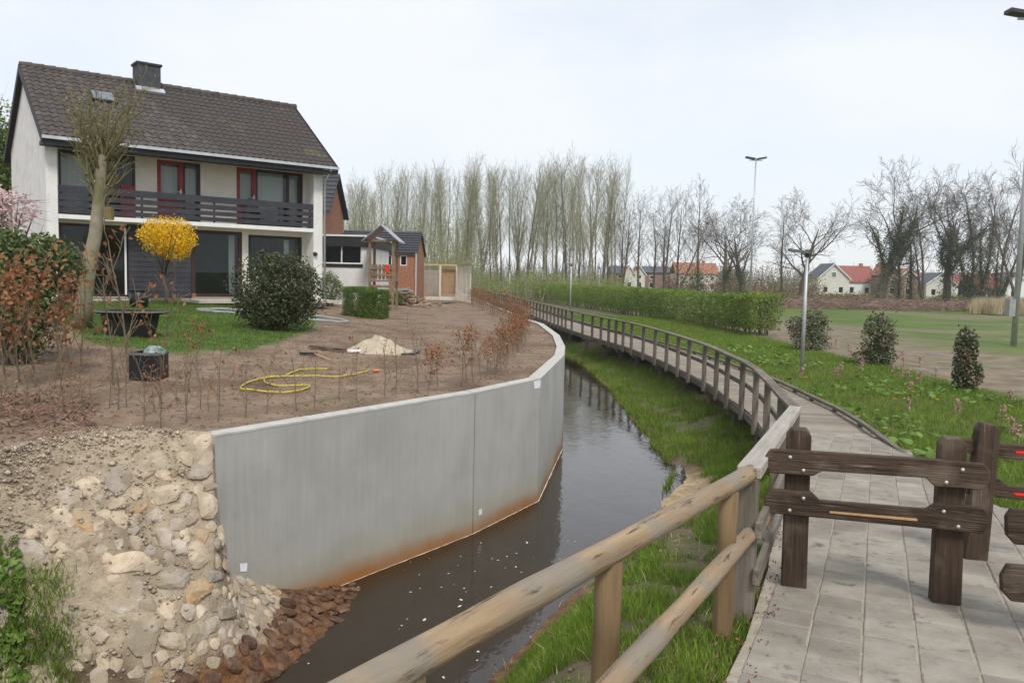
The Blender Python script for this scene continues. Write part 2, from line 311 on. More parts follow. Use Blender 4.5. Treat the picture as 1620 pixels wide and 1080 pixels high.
STONE_O = mat('ochre_stone', (.33, .20, .095), (.43, .30, .165), 8, .9, .9, 26, rand=.2, c3=(.33, .27, .185), s3=5, t3=(.42, .56), bdist=.02)
STONE_W = mat('wet_stone', (.07, .036, .022), (.17, .095, .05), 8, .4, .6, 26, rand=.3, bdist=.02)
def rock_mesh(name, m, seed, flat=.42):
    b = bmesh.new(); bmesh.ops.create_icosphere(b, subdivisions=2, radius=1); r = random.Random(seed)
    pl = [Vector((r.gauss(0, 1), r.gauss(0, 1), r.gauss(0, .8))).normalized() for _ in range(15)]; hs = [r.uniform(.5, .85) for _ in pl]
    for q in b.verts:
        for n, h in zip(pl, hs):
            d = q.co.dot(n)
            if d > h: q.co -= n*(d-h)*.98
        q.co *= r.uniform(.97, 1.03); q.co.z *= flat
    me = bpy.data.meshes.new(name); b.to_mesh(me); b.free(); me.materials.append(m); return me
ROCKS = {k: [rock_mesh('stone', m, i*7+j, .62 if k == 'w' else .42) for i in range(6)] for j, (k, m) in enumerate((('f', STONE), ('g', STONE_G), ('o', STONE_O), ('w', STONE_W)))}
def stones():
    placed = []; r = random.Random(5); tries = 0; wet = 0
    while len(placed) < 298 and tries < 30000:
        tries += 1; s = r.uniform(.2, 9.6); v = r.uniform(.03, .97)
        if s > 4.2 and v < .16*min(1, (s-4.2)) + .1*max(0, s-6): continue
        if s > 6 and v > .62+.03*(8-s) and r.random() < .75: continue
        sz = r.choice((.08, .10, .12, .14, .16, .19, .22)) if s > 3.7 else r.choice((.05, .07, .085, .10)); p = bank(s, v)
        if 3.2 < s < 4.1 and (v < .3 or sz > .13): continue
        if p[2] < Z_WATER-.02: continue
        if any((p-q)@(p-q) < ((sz+t)*.66)**2 for q, t in placed): continue
        iswet = p[2] < Z_WATER+.22+.12*r.random() and s < 5.6
        if iswet and wet >= 75: continue
        wet += iswet; placed.append((p, sz)); e = .01; ds_ = bank(s+e, v)-p; dv = bank(s, v+e)-p; n = Vector(np.cross(ds_, dv)).normalized()
        if n.y > 0: n = -n
        kind = 'w' if iswet else r.choice('fffffffggggggo')
        q = n.to_track_quat('Z', 'X') @ Quaternion((0, 0, 1), r.uniform(0, 6.28))
        o = link('stone', r.choice(ROCKS[kind]), RB, p-np.array(n)*sz*r.uniform(-.02, .13), q); o.scale = (sz*r.uniform(.95, 1.45), sz*r.uniform(.75, 1.0), sz*r.uniform(.7, 1.))
stones()
def grains(P, sizes, seed):               # little angular lumps, eight faces each
    r = np.random.default_rng(seed); n = len(P); o = np.array([(1, 0, 0), (0, 1, 0), (-1, 0, 0), (0, -1, 0), (0, 0, 1), (0, 0, -1.)]); v = o[None]*r.uniform(.55, 1.2, (n, 6, 1)); a = r.uniform(0, 6.28, n); c, s = np.cos(a)[:, None], np.sin(a)[:, None]
    x = v[..., 0]*c-v[..., 1]*s; y = v[..., 0]*s+v[..., 1]*c; v = np.stack([x, y, v[..., 2]*.7], -1)*np.asarray(sizes)[:, None, None]+P[:, None]
    t = np.array([(0, 1, 4), (1, 2, 4), (2, 3, 4), (3, 0, 4), (1, 0, 5), (2, 1, 5), (3, 2, 5), (0, 3, 5)]); return v.reshape(-1, 3), (t[None]+np.arange(n)[:, None, None]*6).reshape(-1, 3)
def gravel():
    r = np.random.default_rng(9); n = 8000; s = 4.3+r.random(n)**.6*5.4; v = r.random(n)**2.2; P = np.array([bank(a, b) for a, b in zip(s, v)])+r.normal(size=(n, 3))*.02
    stuff(link('gravel', raw('gravel', *grains(P, np.abs(r.normal(size=n))*.011+.005, 3), mat('gravel', (.27, .215, .15), (.48, .40, .30), 18, .95, island=.3))), 'loose pale gravel between the stones of the bank', 'gravel')
    n = 26000; x = r.uniform(-8, 1.6, n); y = 5.5+r.random(n)**1.5*22; k = inside(x, y, GPOLY) & ~inside(x, y, LAWN); x, y = x[k], y[k]; z = z_gar(x, y); sz = np.abs(r.normal(size=len(x)))*.014+.005
    stuff(link('soil_clods', raw('soil_clods', *grains(np.stack([x, y, z], 1), sz, 4), mat('soil_clod', (.13, .088, .056), (.25, .18, .122), 6, .95, island=.3))), 'crumbly brown clods on the bare garden soil', 'soil')
gravel()
def litter():
    r = np.random.default_rng(19); c = np.array([at(q, w, 1.15)[:2] for q, w in zip(r.uniform(-20, 150, 900), 625+r.normal(size=900)*16)]); t = r.uniform(0, 6.28, 900); ln = r.uniform(.03, .14, 900); z = z_gar(c[:, 0], c[:, 1])+.015; d = np.stack([np.cos(t)*ln, np.sin(t)*ln, r.uniform(0, .04, 900)], 1); p = np.column_stack([c, z]); w = np.stack([-np.sin(t), np.cos(t), 0*t], 1)*.008
    v = np.stack([p-w, p+w, p+d+w, p+d-w], 1).reshape(-1, 3); stuff(link('brush_litter', raw('brush_litter', v, np.arange(3600).reshape(-1, 4), mat('brush_litter', (.13, .06, .035), (.30, .17, .11), 7, .9, island=.3))), 'brown leaf and twig litter on the soil at the left edge', 'litter')
litter()

# water -------------------------------------------------------------------
def water():
    m = mat('stream_water', (.026, .017, .009), (.034, .022, .012), 1, .035, spec=.5); t, p = nodes(m); p.inputs['IOR'].default_value = 1.45
    g = t.nodes.new('ShaderNodeNewGeometry'); hs = []
    for sc, st in ((3.2, (1, .55, 1)), (16, (1, .6, 1))):
        mp_ = t.nodes.new('ShaderNodeMapping'); mp_.inputs['Scale'].default_value = st; n = t.nodes.new('ShaderNodeTexNoise'); n.inputs['Scale'].default_value = sc; n.inputs['Detail'].default_value = 3
        t.links.new(g.outputs['Position'], mp_.inputs[0]); t.links.new(mp_.outputs[0], n.inputs['Vector']); hs.append(n.outputs[0])
    ad = t.nodes.new('ShaderNodeMath'); ad.operation = 'MULTIPLY_ADD'; ad.inputs[1].default_value = .22; t.links.new(hs[1], ad.inputs[0]); t.links.new(hs[0], ad.inputs[2])
    b = t.nodes.new('ShaderNodeBump'); b.inputs['Strength'].default_value = .10; b.inputs['Distance'].default_value = .06; t.links.new(ad.outputs[0], b.inputs['Height']); t.links.new(b.outputs[0], p.inputs['Normal'])
    o = MB().add([(-9, -4, Z_WATER), (6, -4, Z_WATER), (6, 95, Z_WATER), (-9, 95, Z_WATER)], [(0, 1, 2, 3)]).build('water', m); struct(o)
water()
FOAM = mat('foam', (.55, .52, .46), (.75, .72, .66), 9, .7)
def foam():
    b = MB(); r = random.Random(3)
    for _ in range(80):
        x = r.gauss(-.5, .75); y = r.uniform(6.8, 11.5); s = abs(r.gauss(0, .006))+.004; e = r.uniform(1, 2.6); a = r.uniform(0, 3)
        d1, _, _ = poly_dist(np.array([x]), np.array([y]), WALL); d2, _, _ = poly_dist(np.array([x]), np.array([y]), SHORE)
        b.add([(x+s*(e*math.cos(q)*math.cos(a)-math.sin(q)*math.sin(a)), y+s*(e*math.cos(q)*math.sin(a)+math.sin(q)*math.cos(a)), Z_WATER+.004) for q in np.arange(6)*math.pi/3], [tuple(range(6))])
    stuff(b.build('foam_flecks', FOAM), 'small white foam flecks drifting on the dark stream', 'foam')
foam()

# concrete wall -----------------------------------------------------------
def concrete():
    m = mat('concrete', (.36, .35, .32), (.44, .43, .40), 1.1, .8, .15, 40, c3=(.33, .325, .305), s3=.7, t3=(.5, .8), rand=.09, bdist=.006, dirt=((.22, .21, .18), 1, .66, .95, (3.5, 3.5, .5))); t, p = nodes(m); out = p.inputs['Base Color'].links[0].from_socket
    g = t.nodes.new('ShaderNodeNewGeometry'); sx = t.nodes.new('ShaderNodeSeparateXYZ'); t.links.new(g.outputs['Position'], sx.inputs[0])
    ms = t.nodes.new('ShaderNodeMapping'); ms.inputs['Scale'].default_value = (7, 7, .35); ns = t.nodes.new('ShaderNodeTexNoise'); ns.inputs['Scale'].default_value = 2.5; ns.inputs['Detail'].default_value = 4
    t.links.new(g.outputs['Position'], ms.inputs[0]); t.links.new(ms.outputs[0], ns.inputs['Vector'])
    n = t.nodes.new('ShaderNodeTexNoise'); n.inputs['Scale'].default_value = .8; n.inputs['Detail'].default_value = 4; t.links.new(g.outputs['Position'], n.inputs['Vector'])
    ma = t.nodes.new('ShaderNodeMath'); ma.operation = 'MULTIPLY_ADD'; ma.inputs[1].default_value = -.45; t.links.new(n.outputs[0], ma.inputs[0]); t.links.new(sx.outputs['Z'], ma.inputs[2])
    ma2 = t.nodes.new('ShaderNodeMath'); ma2.operation = 'MULTIPLY_ADD'; ma2.inputs[1].default_value = -.12; t.links.new(ns.outputs[0], ma2.inputs[0]); t.links.new(ma.outputs[0], ma2.inputs[2])
    for lo, hi, c, k in ((-1.36, -.74, (.36, .31, .20), .7), (-1.42, -1.10, (.33, .13, .028), .95)):      # algae-tan band, then the iron tide mark
        r = t.nodes.new('ShaderNodeMapRange'); r.inputs[1].default_value = lo; r.inputs[2].default_value = hi; r.inputs[3].default_value = k; r.inputs[4].default_value = 0; r.interpolation_type = 'SMOOTHSTEP'
        t.links.new(ma2.outputs[0], r.inputs[0]); x = t.nodes.new('ShaderNodeMix'); x.data_type = 'RGBA'; x.inputs[7].default_value = (*c, 1)
        t.links.new(r.outputs[0], x.inputs[0]); t.links.new(out, x.inputs[6]); out = x.outputs[2]
    r = t.nodes.new('ShaderNodeMapRange'); r.inputs[1].default_value = .35; r.inputs[2].default_value = .7; r.inputs[3].default_value = .95; r.inputs[4].default_value = 1.04; t.links.new(ns.outputs[0], r.inputs[0])
    h = t.nodes.new('ShaderNodeHueSaturation'); t.links.new(r.outputs[0], h.inputs['Value']); t.links.new(out, h.inputs['Color']); t.links.new(h.outputs[0], p.inputs['Base Color']); return m
CONC = concrete(); COPE = mat('coping', (.42, .41, .375), (.53, .52, .48), 6, .85, .3, 40, c3=(.38, .33, .24), s3=2.5, t3=(.6, .8), bdist=.006)
def wall():
    T = thing('retaining_wall', 'curved pale grey concrete retaining wall with rusty tide mark along the stream', 'retaining wall', (*WALL[0], Z_WATER)); B = Vector(T.location)
    P = [np.array(p) for p in WALL]; th = .2; nrm = []
    for i in range(len(P)):
        a = P[max(i-1, 0)]; b = P[min(i+1, len(P)-1)]; d = (b-a)/np.linalg.norm(b-a); nrm.append(np.array([-d[1], d[0]]))
    for i in range(len(P)-1):
        a, b = P[i], P[i+1]; d = (b-a)/np.linalg.norm(b-a); k = int(max(1, round(np.linalg.norm(b-a)/4))) if i > 3 else 1
        for j in range(k):
            u0, u1 = j/k, (j+1)/k; p0 = a+(b-a)*u0+d*.014; p1 = a+(b-a)*u1-d*.014; n0 = nrm[i]*(1-u0)+nrm[i+1]*u0; n1 = nrm[i]*(1-u1)+nrm[i+1]*u1
            for nm, z0, z1, m, o in (('panel', -1.6, Z_WALL-.022, CONC, 0), ('coping', Z_WALL-.022, Z_WALL, COPE, .004)):
                q = [p0-n0*o, p1-n1*o, p1+n1*(th+o), p0+n0*(th+o)]
                MB().prism([(*(c-np.array(B[:2])), z0-B.z) for c in q], (0, 0, z1-z0)).build(nm, m, T)
    for i in range(1, len(P)-1):
        c = P[i]+nrm[i]*.10; b_ = MB(); b_.tube([(*(c-np.array(B[:2])), -1.6-B.z), (*(c-np.array(B[:2])), Z_WALL-.03-B.z)], .06, 6); b_.build('joint_strip', mat('joint_rubber', (.03, .03, .03), (.05, .05, .048), 4, .9), T)
    lab = mat('paper_label', (.72, .74, .78), (.82, .83, .86), 20, .6)
    for seg, pts in ((0, ((379, 891), (391, 890), (390, 903), (380, 904))), (1, ((757, 806), (762, 804), (762, 813), (757, 815))), (1, ((844, 603), (855, 601), (854, 613), (845, 615)))):
        a = np.array([*WALL[seg], 0]); b = np.array([*WALL[seg+1], 0]); t = b-a; n = np.array([t[1], -t[0], 0])/np.linalg.norm(t)
        MB().prism([at_plane(x, y, a, n)+n*.003-np.array(B) for x, y in pts], n*.003).build('paper_label', lab, T)
    s = MB()                                  # pale scum line where wall meets water
    for i in range(0, 3):
        a, b = np.array(WALL[i]), np.array(WALL[i+1]); n = -nrm[i]
        us = np.linspace(.38 if i == 0 else 0, 1, 30); ws = [random.uniform(.008, .022) for _ in us]
        for u, u2, w0, w1 in zip(us[:-1], us[1:], ws[:-1], ws[1:]):
            p = a+(b-a)*u; q = a+(b-a)*u2
            s.add([(*(p+n*.01), Z_WATER+.006), (*(q+n*.01), Z_WATER+.006), (*(q+n*(.01+w1)), Z_WATER+.006), (*(p+n*(.01+w0)), Z_WATER+.006)], [(0, 1, 2, 3)])
    stuff(s.build('scum_line', FOAM), 'thin pale scum line at the foot of the concrete wall', 'foam')
wall()
# ================================================================ BOARDWALK, RAILS, BARRIERS, PAVING
def resample(P, step, s0=0., s1=None):
    P = np.array(P, float); sl = np.r_[0, np.cumsum(np.hypot(*np.diff(P, axis=0).T))]; s = np.arange(s0, (s1 or sl[-1]), step)
    # smooth parametrisation by Catmull-Rom through the calibrated points
    out = []
    for q in s:
        i = min(max(np.searchsorted(sl, q, 'right')-1, 0), len(P)-2); t = (q-sl[i])/(sl[i+1]-sl[i]); p = [P[max(0, min(len(P)-1, i+k))] for k in (-1, 0, 1, 2)]
        out.append(.5*((2*p[1])+(-p[0]+p[2])*t+(2*p[0]-5*p[1]+4*p[2]-p[3])*t*t+(-p[0]+3*p[1]-3*p[2]+p[3])*t**3))
    return np.array(out)
def normals(P):
    d = np.gradient(P, axis=0); d /= np.linalg.norm(d, axis=1)[:, None]; return np.stack([d[:, 1], -d[:, 0]], 1)     # to the right
DW = 1.95
def boardwalk():
    T = thing('boardwalk', 'long curved weathered timber boardwalk on short piles beside the stream', 'boardwalk', (*DECK[1], 0)); B = np.array([*DECK[1], 0])
    P = resample(DECK, .145, 1.6); n = normals(P); cnt = 0; rest = MB()
    for i in range(len(P)-1):
        if P[i][1] < 12.6 and False: continue
        a = P[i]+n[i]*.05; b = P[i]+n[i]*DW
        if cnt < 290:
            beam('plank', (*a, -.02+random.uniform(-.003, .003)), (*b, -.02+random.uniform(-.003, .003)), .135, .04, PLANK, T, B, .005); cnt += 1
        else:
            t = np.array([-n[i][1], n[i][0]])*.067; q = [a-t, b-t, b+t, a+t]; rest.prism([(*(c-B[:2]), -.04) for c in q], (0, 0, .04))
    stuff(rest.build('plank_rest', PLANK, T))
    Q = resample(DECK, 1.62, 1.6); nq = normals(Q)
    for i in range(len(Q)-1):
        a, b = Q[i], Q[i+1]
        beam('edge_beam', (*(a+nq[i]*.07), -.125), (*(b+nq[i+1]*.07), -.125), .07, .16, WOOD_GREY, T, B)
        a2, b2 = a+nq[i]*(DW-.08), b+nq[i+1]*(DW-.08)
        beam('edge_beam', (*a2, -.125), (*b2, -.125), .07, .16, WOOD_GREY, T, B)
        if i < 44:
            beam('kerb_rail', (*a2, .10), (*b2, .10), .09, .06, WOOD_GREY, T, B); beam('kerb_block', (*a2, .0), (*a2, .07), .08, .1, WOOD_GREY, T, B, up=(0, 1, 0))
        if i % 2 == 0 and i < 40:
            beam('cross_beam', (*(a+nq[i]*.02), -.28), (*(a+nq[i]*DW), -.28), .12, .14, WOOD_GREY, T, B)
            for o in (.22, DW-.25): beam('pile', (*(a+nq[i]*o), -1.5), (*(a+nq[i]*o), -.2), .15, .15, WOOD_GREY, T, B, up=(0, 1, 0))
    R = thing('boardwalk_railing', 'weathered grey timber railing with square posts along the boardwalk', 'railing', (*DECK[1], 0))
    for i in range(len(Q)):
        if i < len(Q)-1:
            a, b = Q[i], Q[i+1]; beam('top_rail', (*a, Z_RAIL-.03), (*b, Z_RAIL-.03), .15, .055, WOOD_GREY, R, B, ext=.004)
            beam('mid_rail', (*(a+nq[i]*.08), .48), (*(b+nq[i+1]*.08), .48), .045, .1, WOOD_GREY, R, B)
        beam('post', (*(Q[i]+nq[i]*-.02), -.24), (*(Q[i]+nq[i]*-.02), Z_RAIL-.06), .1, .1, WOOD_GREY, R, B, up=(nq[i][0], nq[i][1], 0))
boardwalk()

# approach rail: square section first, then round logs down the ramp
def approach():
    C = np.array([*DECK[0], Z_RAIL]); J = at_ramp(1186, 737, .93)
    T = thing('approach_railing', 'pale squared rail on posts joining the boardwalk railing to the log fence', 'railing', (J[0], J[1], ramp(J[1]))); B = np.array(T.location)
    D1 = np.array([*resample(DECK, 1.62, 1.6)[0], Z_RAIL]); zc = C.copy(); zc[2] = Z_RAIL+.02
    beam('top_rail', D1-[0, 0, .03], zc-[0, 0, .035], .15, .055, WOOD_GREY, T, B, ext=.02); beam('mid_rail', D1-[0, 0, .52], zc-[0, 0, .52], .045, .1, WOOD_GREY, T, B)
    beam('top_rail', zc-[0, 0, .035], J-[0, 0, .035], .15, .075, WOOD_PALE, T, B, ext=.03)
    side = np.array([.07, -.03, 0])
    for dz in (.42, .74): beam('mid_rail' if dz < .5 else 'low_rail', zc+side-[0, 0, dz], J+side-[0, 0, dz*.93], .045, .11, WOOD_GREY, T, B, ext=.1)
    for u in (0, .5, 1.):
        p = zc+(J-zc)*u; g = min(ramp(p[1])-.1, 0.3); beam('post', (p[0], p[1], g-.15), (p[0], p[1], p[2]-.07), .12, .12, WOOD_GREY, T, B, up=(.4, .9, 0))
    for u in (.35, .7):
        p = D1+(zc-D1)*u; beam('post', (p[0]-.02, p[1], -.25), (p[0]-.02, p[1], p[2]-.06), .1, .1, WOOD_GREY, T, B, up=(.4, .9, 0))
    F = thing('log_fence', 'round peeled log fence with two rails in the foreground by the grass', 'fence', (J[0], J[1], ramp(J[1])))
    E = at_ramp(540, 1076, .93); d = (E-J)/np.linalg.norm(E-J); top0 = J+d*-.02-[0, 0, .05]; top1 = E+d*1.6-[0, 0, .05]
    log('top_log', top0, top1, .055, WOOD_LOG, F, B, seg=34)
    l0 = at_ramp(1190, 815, .5); l1 = at_ramp(930, 1080, .5); dl_ = (l1-l0)/np.linalg.norm(l1-l0); sd2 = np.array([-dl_[1], dl_[0], 0]); sd2 = sd2 if sd2[0] > 0 else -sd2; l0 = l0+sd2*.085; l1 = l1+sd2*.085; log('lower_log', l0, l1+dl_*1.8, .05, WOOD_LOG, F, B, seg=30)
    for px in (1147, 962, 640):
        # where the vertical plane of the top log meets this pixel column
        n = np.cross(d, [0, 0, 1]); p = at_plane(px, 900, top0, n); s = (p-top0)@d/(d@d); s = np.linalg.norm((p-top0)[:2])/np.linalg.norm(d[:2]); q = top0+d*s
        log('post', (q[0]-.0, q[1], ramp(q[1])-.35), (q[0], q[1], q[2]-.035), .058, WOOD_POST, F, B, seg=4)
approach()

def barrier(name, label, b0, b1, posts, planks, off, marks=()):
    """posts/planks are outlines on the vertical plane through the two foot points b0, b1"""
    p0 = at_ramp(*b0); p1 = at_ramp(*b1); t = (p1-p0); t[2] = 0; t /= np.linalg.norm(t); n = np.array([t[1], -t[0], 0])
    if n[1] > 0: n = -n                    # towards the camera
    T = thing(name, label, 'barrier', p0); B = np.array(T.location)
    M = Matrix((Vector(t), Vector(-n), Vector((0, 0, 1)))).transposed(); q = M.to_quaternion()
    def loc(px, py, o): w = at_plane(px, py, p0+n*o, n)-p0; return np.array([w@t, -(w@n), w[2]])
    def piece(nm, outline, o, th, m, vert=False):
        pts = [loc(x, y, o) for x, y in outline]; b = MB()
        if vert: pts = [np.array([p[2], p[1], -p[0]]) for p in pts]; r = q @ Quaternion((0, 1, 0), -math.pi/2); b.prism(pts, (0, th, 0))
        else: r = q; b.prism(pts, (0, th, 0))
        me = b.mesh(nm, m); bm = bmesh.new(); bm.from_mesh(me); bmesh.ops.bevel(bm, geom=bm.edges[:], offset=.006, segments=1, affect='EDGES'); bm.to_mesh(me); bm.free()
        return link(nm, me, T, (0, 0, 0), r)
    for o in posts: piece('post', o, 0, .13, WOOD_BROWN, True)
    for o, bolts in planks:
        k = piece('plank', o, off, .055, WOOD_BROWN)
        for bx, by in bolts:
            c = loc(bx, by, off+.001); b = MB(); b.tube([(c[0], c[1]+.004, c[2]), (c[0], c[1]-.008, c[2])], [.016, .011], 10); link('bolt', b.mesh('bolt', BOLT, True), k)
    for o, c in marks: piece('reflector_strip', o, off+.006, .006, c)
    return T
RED = mat('red_reflector', (.75, .02, .015), (.85, .04, .03), 30, .5); FRESH = mat('split_wood', (.45, .27, .12), (.58, .38, .19), 12, .8)
barrier('barrier', 'dark brown two-plank barrier standing across the left half of the paved path', (1256, 930), (1498, 955),
        [((1236, 932), (1276, 934), (1284, 690), (1277, 680), (1253, 679), (1245, 690)), ((1474, 958), (1521, 962), (1531, 704), (1523, 695), (1497, 693), (1488, 704))],
        [(((1211, 722), (1219, 711), (1250, 712), (1480, 727), (1558, 735), (1568, 745), (1567, 762), (1557, 775), (1478, 769), (1465, 756), (1301, 745), (1286, 753), (1219, 748), (1211, 738)), ((1250, 723), (1271, 744), (1497, 763), (1523, 743))),
         (((1210, 785), (1219, 774), (1284, 779), (1297, 792), (1466, 806), (1480, 797), (1556, 804), (1566, 817), (1564, 833), (1555, 844), (1215, 811), (1209, 801)), ((1271, 788), (1249, 807), (1493, 809), (1516, 833)))],
        .06, [(((1312, 808), (1452, 820), (1452, 824), (1312, 811)), FRESH)])
barrier('barrier', 'taller dark barrier with red reflective strips at the right edge of the path', (1547, 886), (1660, 893),
        [((1527, 888), (1563, 890), (1584, 682), (1576, 672), (1557, 670), (1549, 682))],
        [(((1521, 694), (1545, 696), (1590, 702), (1700, 710), (1700, 735), (1590, 725), (1525, 716)), ((1556, 705), (1573, 725))),
         (((1521, 770), (1540, 750), (1582, 758), (1596, 769), (1700, 778), (1700, 800), (1590, 788), (1521, 780)), ((1570, 763), (1548, 778)))],
        -.05, [(((1607, 713), (1700, 718), (1700, 722), (1607, 717)), RED), (((1603, 779), (1700, 786), (1700, 790), (1606, 783)), RED)])
barrier('barrier', 'worn brown barrier whose two plank ends reach in at the lower right', (1690, 1010), (1800, 1020),
        [((1670, 1012), (1718, 1016), (1722, 770), (1714, 762), (1690, 761), (1682, 770))],
        [(((1593, 818), (1602, 806), (1760, 818), (1760, 876), (1606, 861), (1594, 848)), ()), (((1585, 912), (1596, 894), (1760, 908), (1760, 968), (1600, 951), (1586, 936)), ())], .06)

# paving -------------------------------------------------------------------
def paving():
    pa = struct(MB().prism([(x, y, RAMP_S*(RAMP_Y-y)-.16) for x, y in PATH], (0, 0, .156)).build('path', SAND))
    a = at_ramp(1361, 1080)[:2]; b = at_ramp(1371, 860)[:2]; d = (b-a)/np.linalg.norm(b-a); sd_ = np.array([d[1], -d[0]]); ts = .288; me = []
    for k in range(4):
        bm = bmesh.new(); bmesh.ops.create_cube(bm, size=1)
        for q in bm.verts: q.co = Vector((q.co.x*(ts-.009), q.co.y*(ts-.009), q.co.z*.05))
        bmesh.ops.bevel(bm, geom=bm.edges[:], offset=.006+.001*k, segments=1, affect='EDGES'); m_ = bpy.data.meshes.new('paving_slab'); bm.to_mesh(m_); bm.free(); m_.materials.append(SLAB); me.append(m_)
    ang = math.atan2(d[1], d[0])-math.pi/2; cand = []
    for i in range(-14, 26):
        for j in range(-16, 48):
            c = a+sd_*(i+.5)*ts+d*((j+.5*(i % 2))*ts+.0)
            if inside(np.array([c[0]]), np.array([c[1]]), PATH)[0]:
                v = np.array([*c, ramp(c[1])])-CAM; zf = v@FWD
                if zf < .3: continue
                px = 810+FPX*(v@RT)/zf; py = 540-FPX*(v@UP)/zf
                if -60 < px < 1700 and py < 1160: cand.append((zf, c))
    cand.sort(key=lambda q: q[0]); tilt = math.atan(RAMP_S)
    rest = MB()
    for k, (zf, c) in enumerate(cand):
        z = float(ramp(c[1]))-.022+random.uniform(-.004, .004)
        if k < 300:
            o = link('paving_slab', random.choice(me), pa, (*c, z)); o.rotation_euler = (-tilt+random.uniform(-.006, .006), random.uniform(-.006, .006), ang+random.uniform(-.012, .012))
        else:
            h = (ts-.009)/2; q = [c+sd_*x+d*y for x, y in ((-h, -h), (h, -h), (h, h), (-h, h))]; rest.prism([(*p, float(ramp(p[1]))-.045) for p in q], (0, 0, .048))
    if rest.v: stuff(rest.build('paving_rest', SLAB, pa))
    print('slabs', len(cand))
paving()
# ================================================================ PLANT TOOLS
def tubes(P0, P1, R0, R1, n):                        # many open prisms at once
    P0, P1 = np.asarray(P0, float), np.asarray(P1, float); d = P1-P0; ln = np.linalg.norm(d, axis=1, keepdims=True)+1e-9; d = d/ln
    ref = np.where(np.abs(d[:, 2:3]) < .9, np.array([[0, 0, 1.]]), np.array([[1., 0, 0]])); a = np.cross(d, ref); a /= np.linalg.norm(a, axis=1, keepdims=True)+1e-9; b = np.cross(d, a)
    k = np.arange(n)*2*math.pi/n; ring = np.cos(k)[None, :, None]*a[:, None]+np.sin(k)[None, :, None]*b[:, None]
    v = np.concatenate([P0[:, None]+ring*np.asarray(R0)[:, None, None], P1[:, None]+ring*np.asarray(R1)[:, None, None]], 1).reshape(-1, 3)
    i = np.arange(len(P0))[:, None]*2*n; kk = np.arange(n)[None]; k2 = (kk+1) % n
    return v, np.stack([i+kk, i+k2, i+n+k2, i+n+kk], -1).reshape(-1, 4)
def leaves(c, size, up=0., asp=.55, r=None):          # diamond leaves at points c
    r = r or rng; c = np.asarray(c, float); n = len(c); s = size*r.uniform(.65, 1.25, (n, 1)); t = r.normal(size=(n, 3)); t[:, 2] += up; t /= np.linalg.norm(t, axis=1, keepdims=True)
    q = r.normal(size=(n, 3)); w = np.cross(t, q); w /= np.linalg.norm(w, axis=1, keepdims=True)+1e-9; nn = np.cross(t, w)
    v = np.stack([c-t*s*.5, c+w*s*asp*.5+nn*s*.08, c+t*s*.5, c-w*s*asp*.5+nn*s*.08], 1).reshape(-1, 3)
    return v, np.arange(n*4).reshape(-1, 4)
def merge(parts):
    V, F, o = [], [], 0
    for v, f in parts: V.append(v); F.append(f+o); o += len(v)
    return np.concatenate(V), np.concatenate(F)
class Tree:
    def __init__(s, seed): s.r = np.random.default_rng(seed); s.S = []; s.tips = []
    def grow(s, p, d, ln, rad, lvl, P):
        r = s.r; k = P['seg'][min(lvl, len(P['seg'])-1)]; p = np.array(p, float); d = np.array(d, float)/np.linalg.norm(d); end = P['taper'][min(lvl, len(P['taper'])-1)]; mx_ = P['levels']
        pts = [p.copy()]; dirs = [d.copy()]
        for i in range(k):
            d = d+r.normal(size=3)*P['wob'][min(lvl, len(P['wob'])-1)]+np.array([0, 0, P['trop'][min(lvl, len(P['trop'])-1)]]); d /= np.linalg.norm(d); q = p+d*ln/k
            r0 = rad*(1-(1-end)*i/k); r1 = rad*(1-(1-end)*(i+1)/k); s.S.append((p, q, max(r0, P['rmin']), max(r1, P['rmin']))); p = q; pts.append(p.copy()); dirs.append(d.copy())
        if lvl >= mx_: s.tips.append(p); return
        nb = P['n'][lvl]; lo = P['start'][lvl]; az = r.uniform(0, 6.28)
        for j in range(nb):
            u = lo+(1-lo)*(j+r.uniform(0, .9))/nb; f = u*k; i = min(int(f), k-1); q = pts[i]+(pts[i+1]-pts[i])*(f-i); t = dirs[i+1]; az += 2.4+r.normal()*.5
            a = np.cross(t, [0, 0, 1.]) if abs(t[2]) < .95 else np.array([1., 0, 0]); a /= np.linalg.norm(a); b = np.cross(t, a); an = P['ang'][lvl]*r.uniform(.75, 1.25)
            nd = t*math.cos(an)+(a*math.cos(az)+b*math.sin(az))*math.sin(an)
            s.grow(q, nd, ln*P['lr'][lvl]*r.uniform(.7, 1.15)*(1.15-.55*u*P.get('cone', .6)), rad*(1-(1-end)*u)*P['rr'][lvl], lvl+1, P)
        s.tips.append(p)
    def mesh(s, name, m, big=.05):
        A = [q for q in s.S if q[2] > big]; Bq = [q for q in s.S if q[2] <= big]; parts = []
        for g, n in ((A, 7), (Bq, 3)):
            if g: parts.append(tubes([q[0] for q in g], [q[1] for q in g], [q[2] for q in g], [q[3] for q in g], n))
        return raw(name, *merge(parts), m, True)
    def split(s, big):                                  # trunk and limbs / twigs
        A = Tree(0); A.S = [q for q in s.S if q[2] > big]; B_ = Tree(0); B_.S = [q for q in s.S if q[2] <= big]; return A, B_
BARK = mat('bark', (.075, .058, .042), (.14, .115, .085), 3, .95, .6, 20, bdist=.03); BARK_PALE = mat('bark_pale', (.20, .175, .125), (.34, .30, .22), 5, .9, .5, 25, c3=(.15, .155, .07), s3=1.2, t3=(.45, .7), bdist=.015)
TWIG = mat('twig', (.095, .078, .064), (.155, .13, .108), 2, .95); TWIG_POP = mat('twig_poplar', (.21, .20, .12), (.31, .30, .19), .3, .95)
LEAF_SPRING = mat('leaf_spring', (.17, .22, .045), (.30, .35, .09), .4, .7, island=.25, trans=.35)
LEAF_PALE = mat('leaf_pale', (.22, .25, .065), (.33, .36, .11), .3, .7, island=.2, trans=.3)
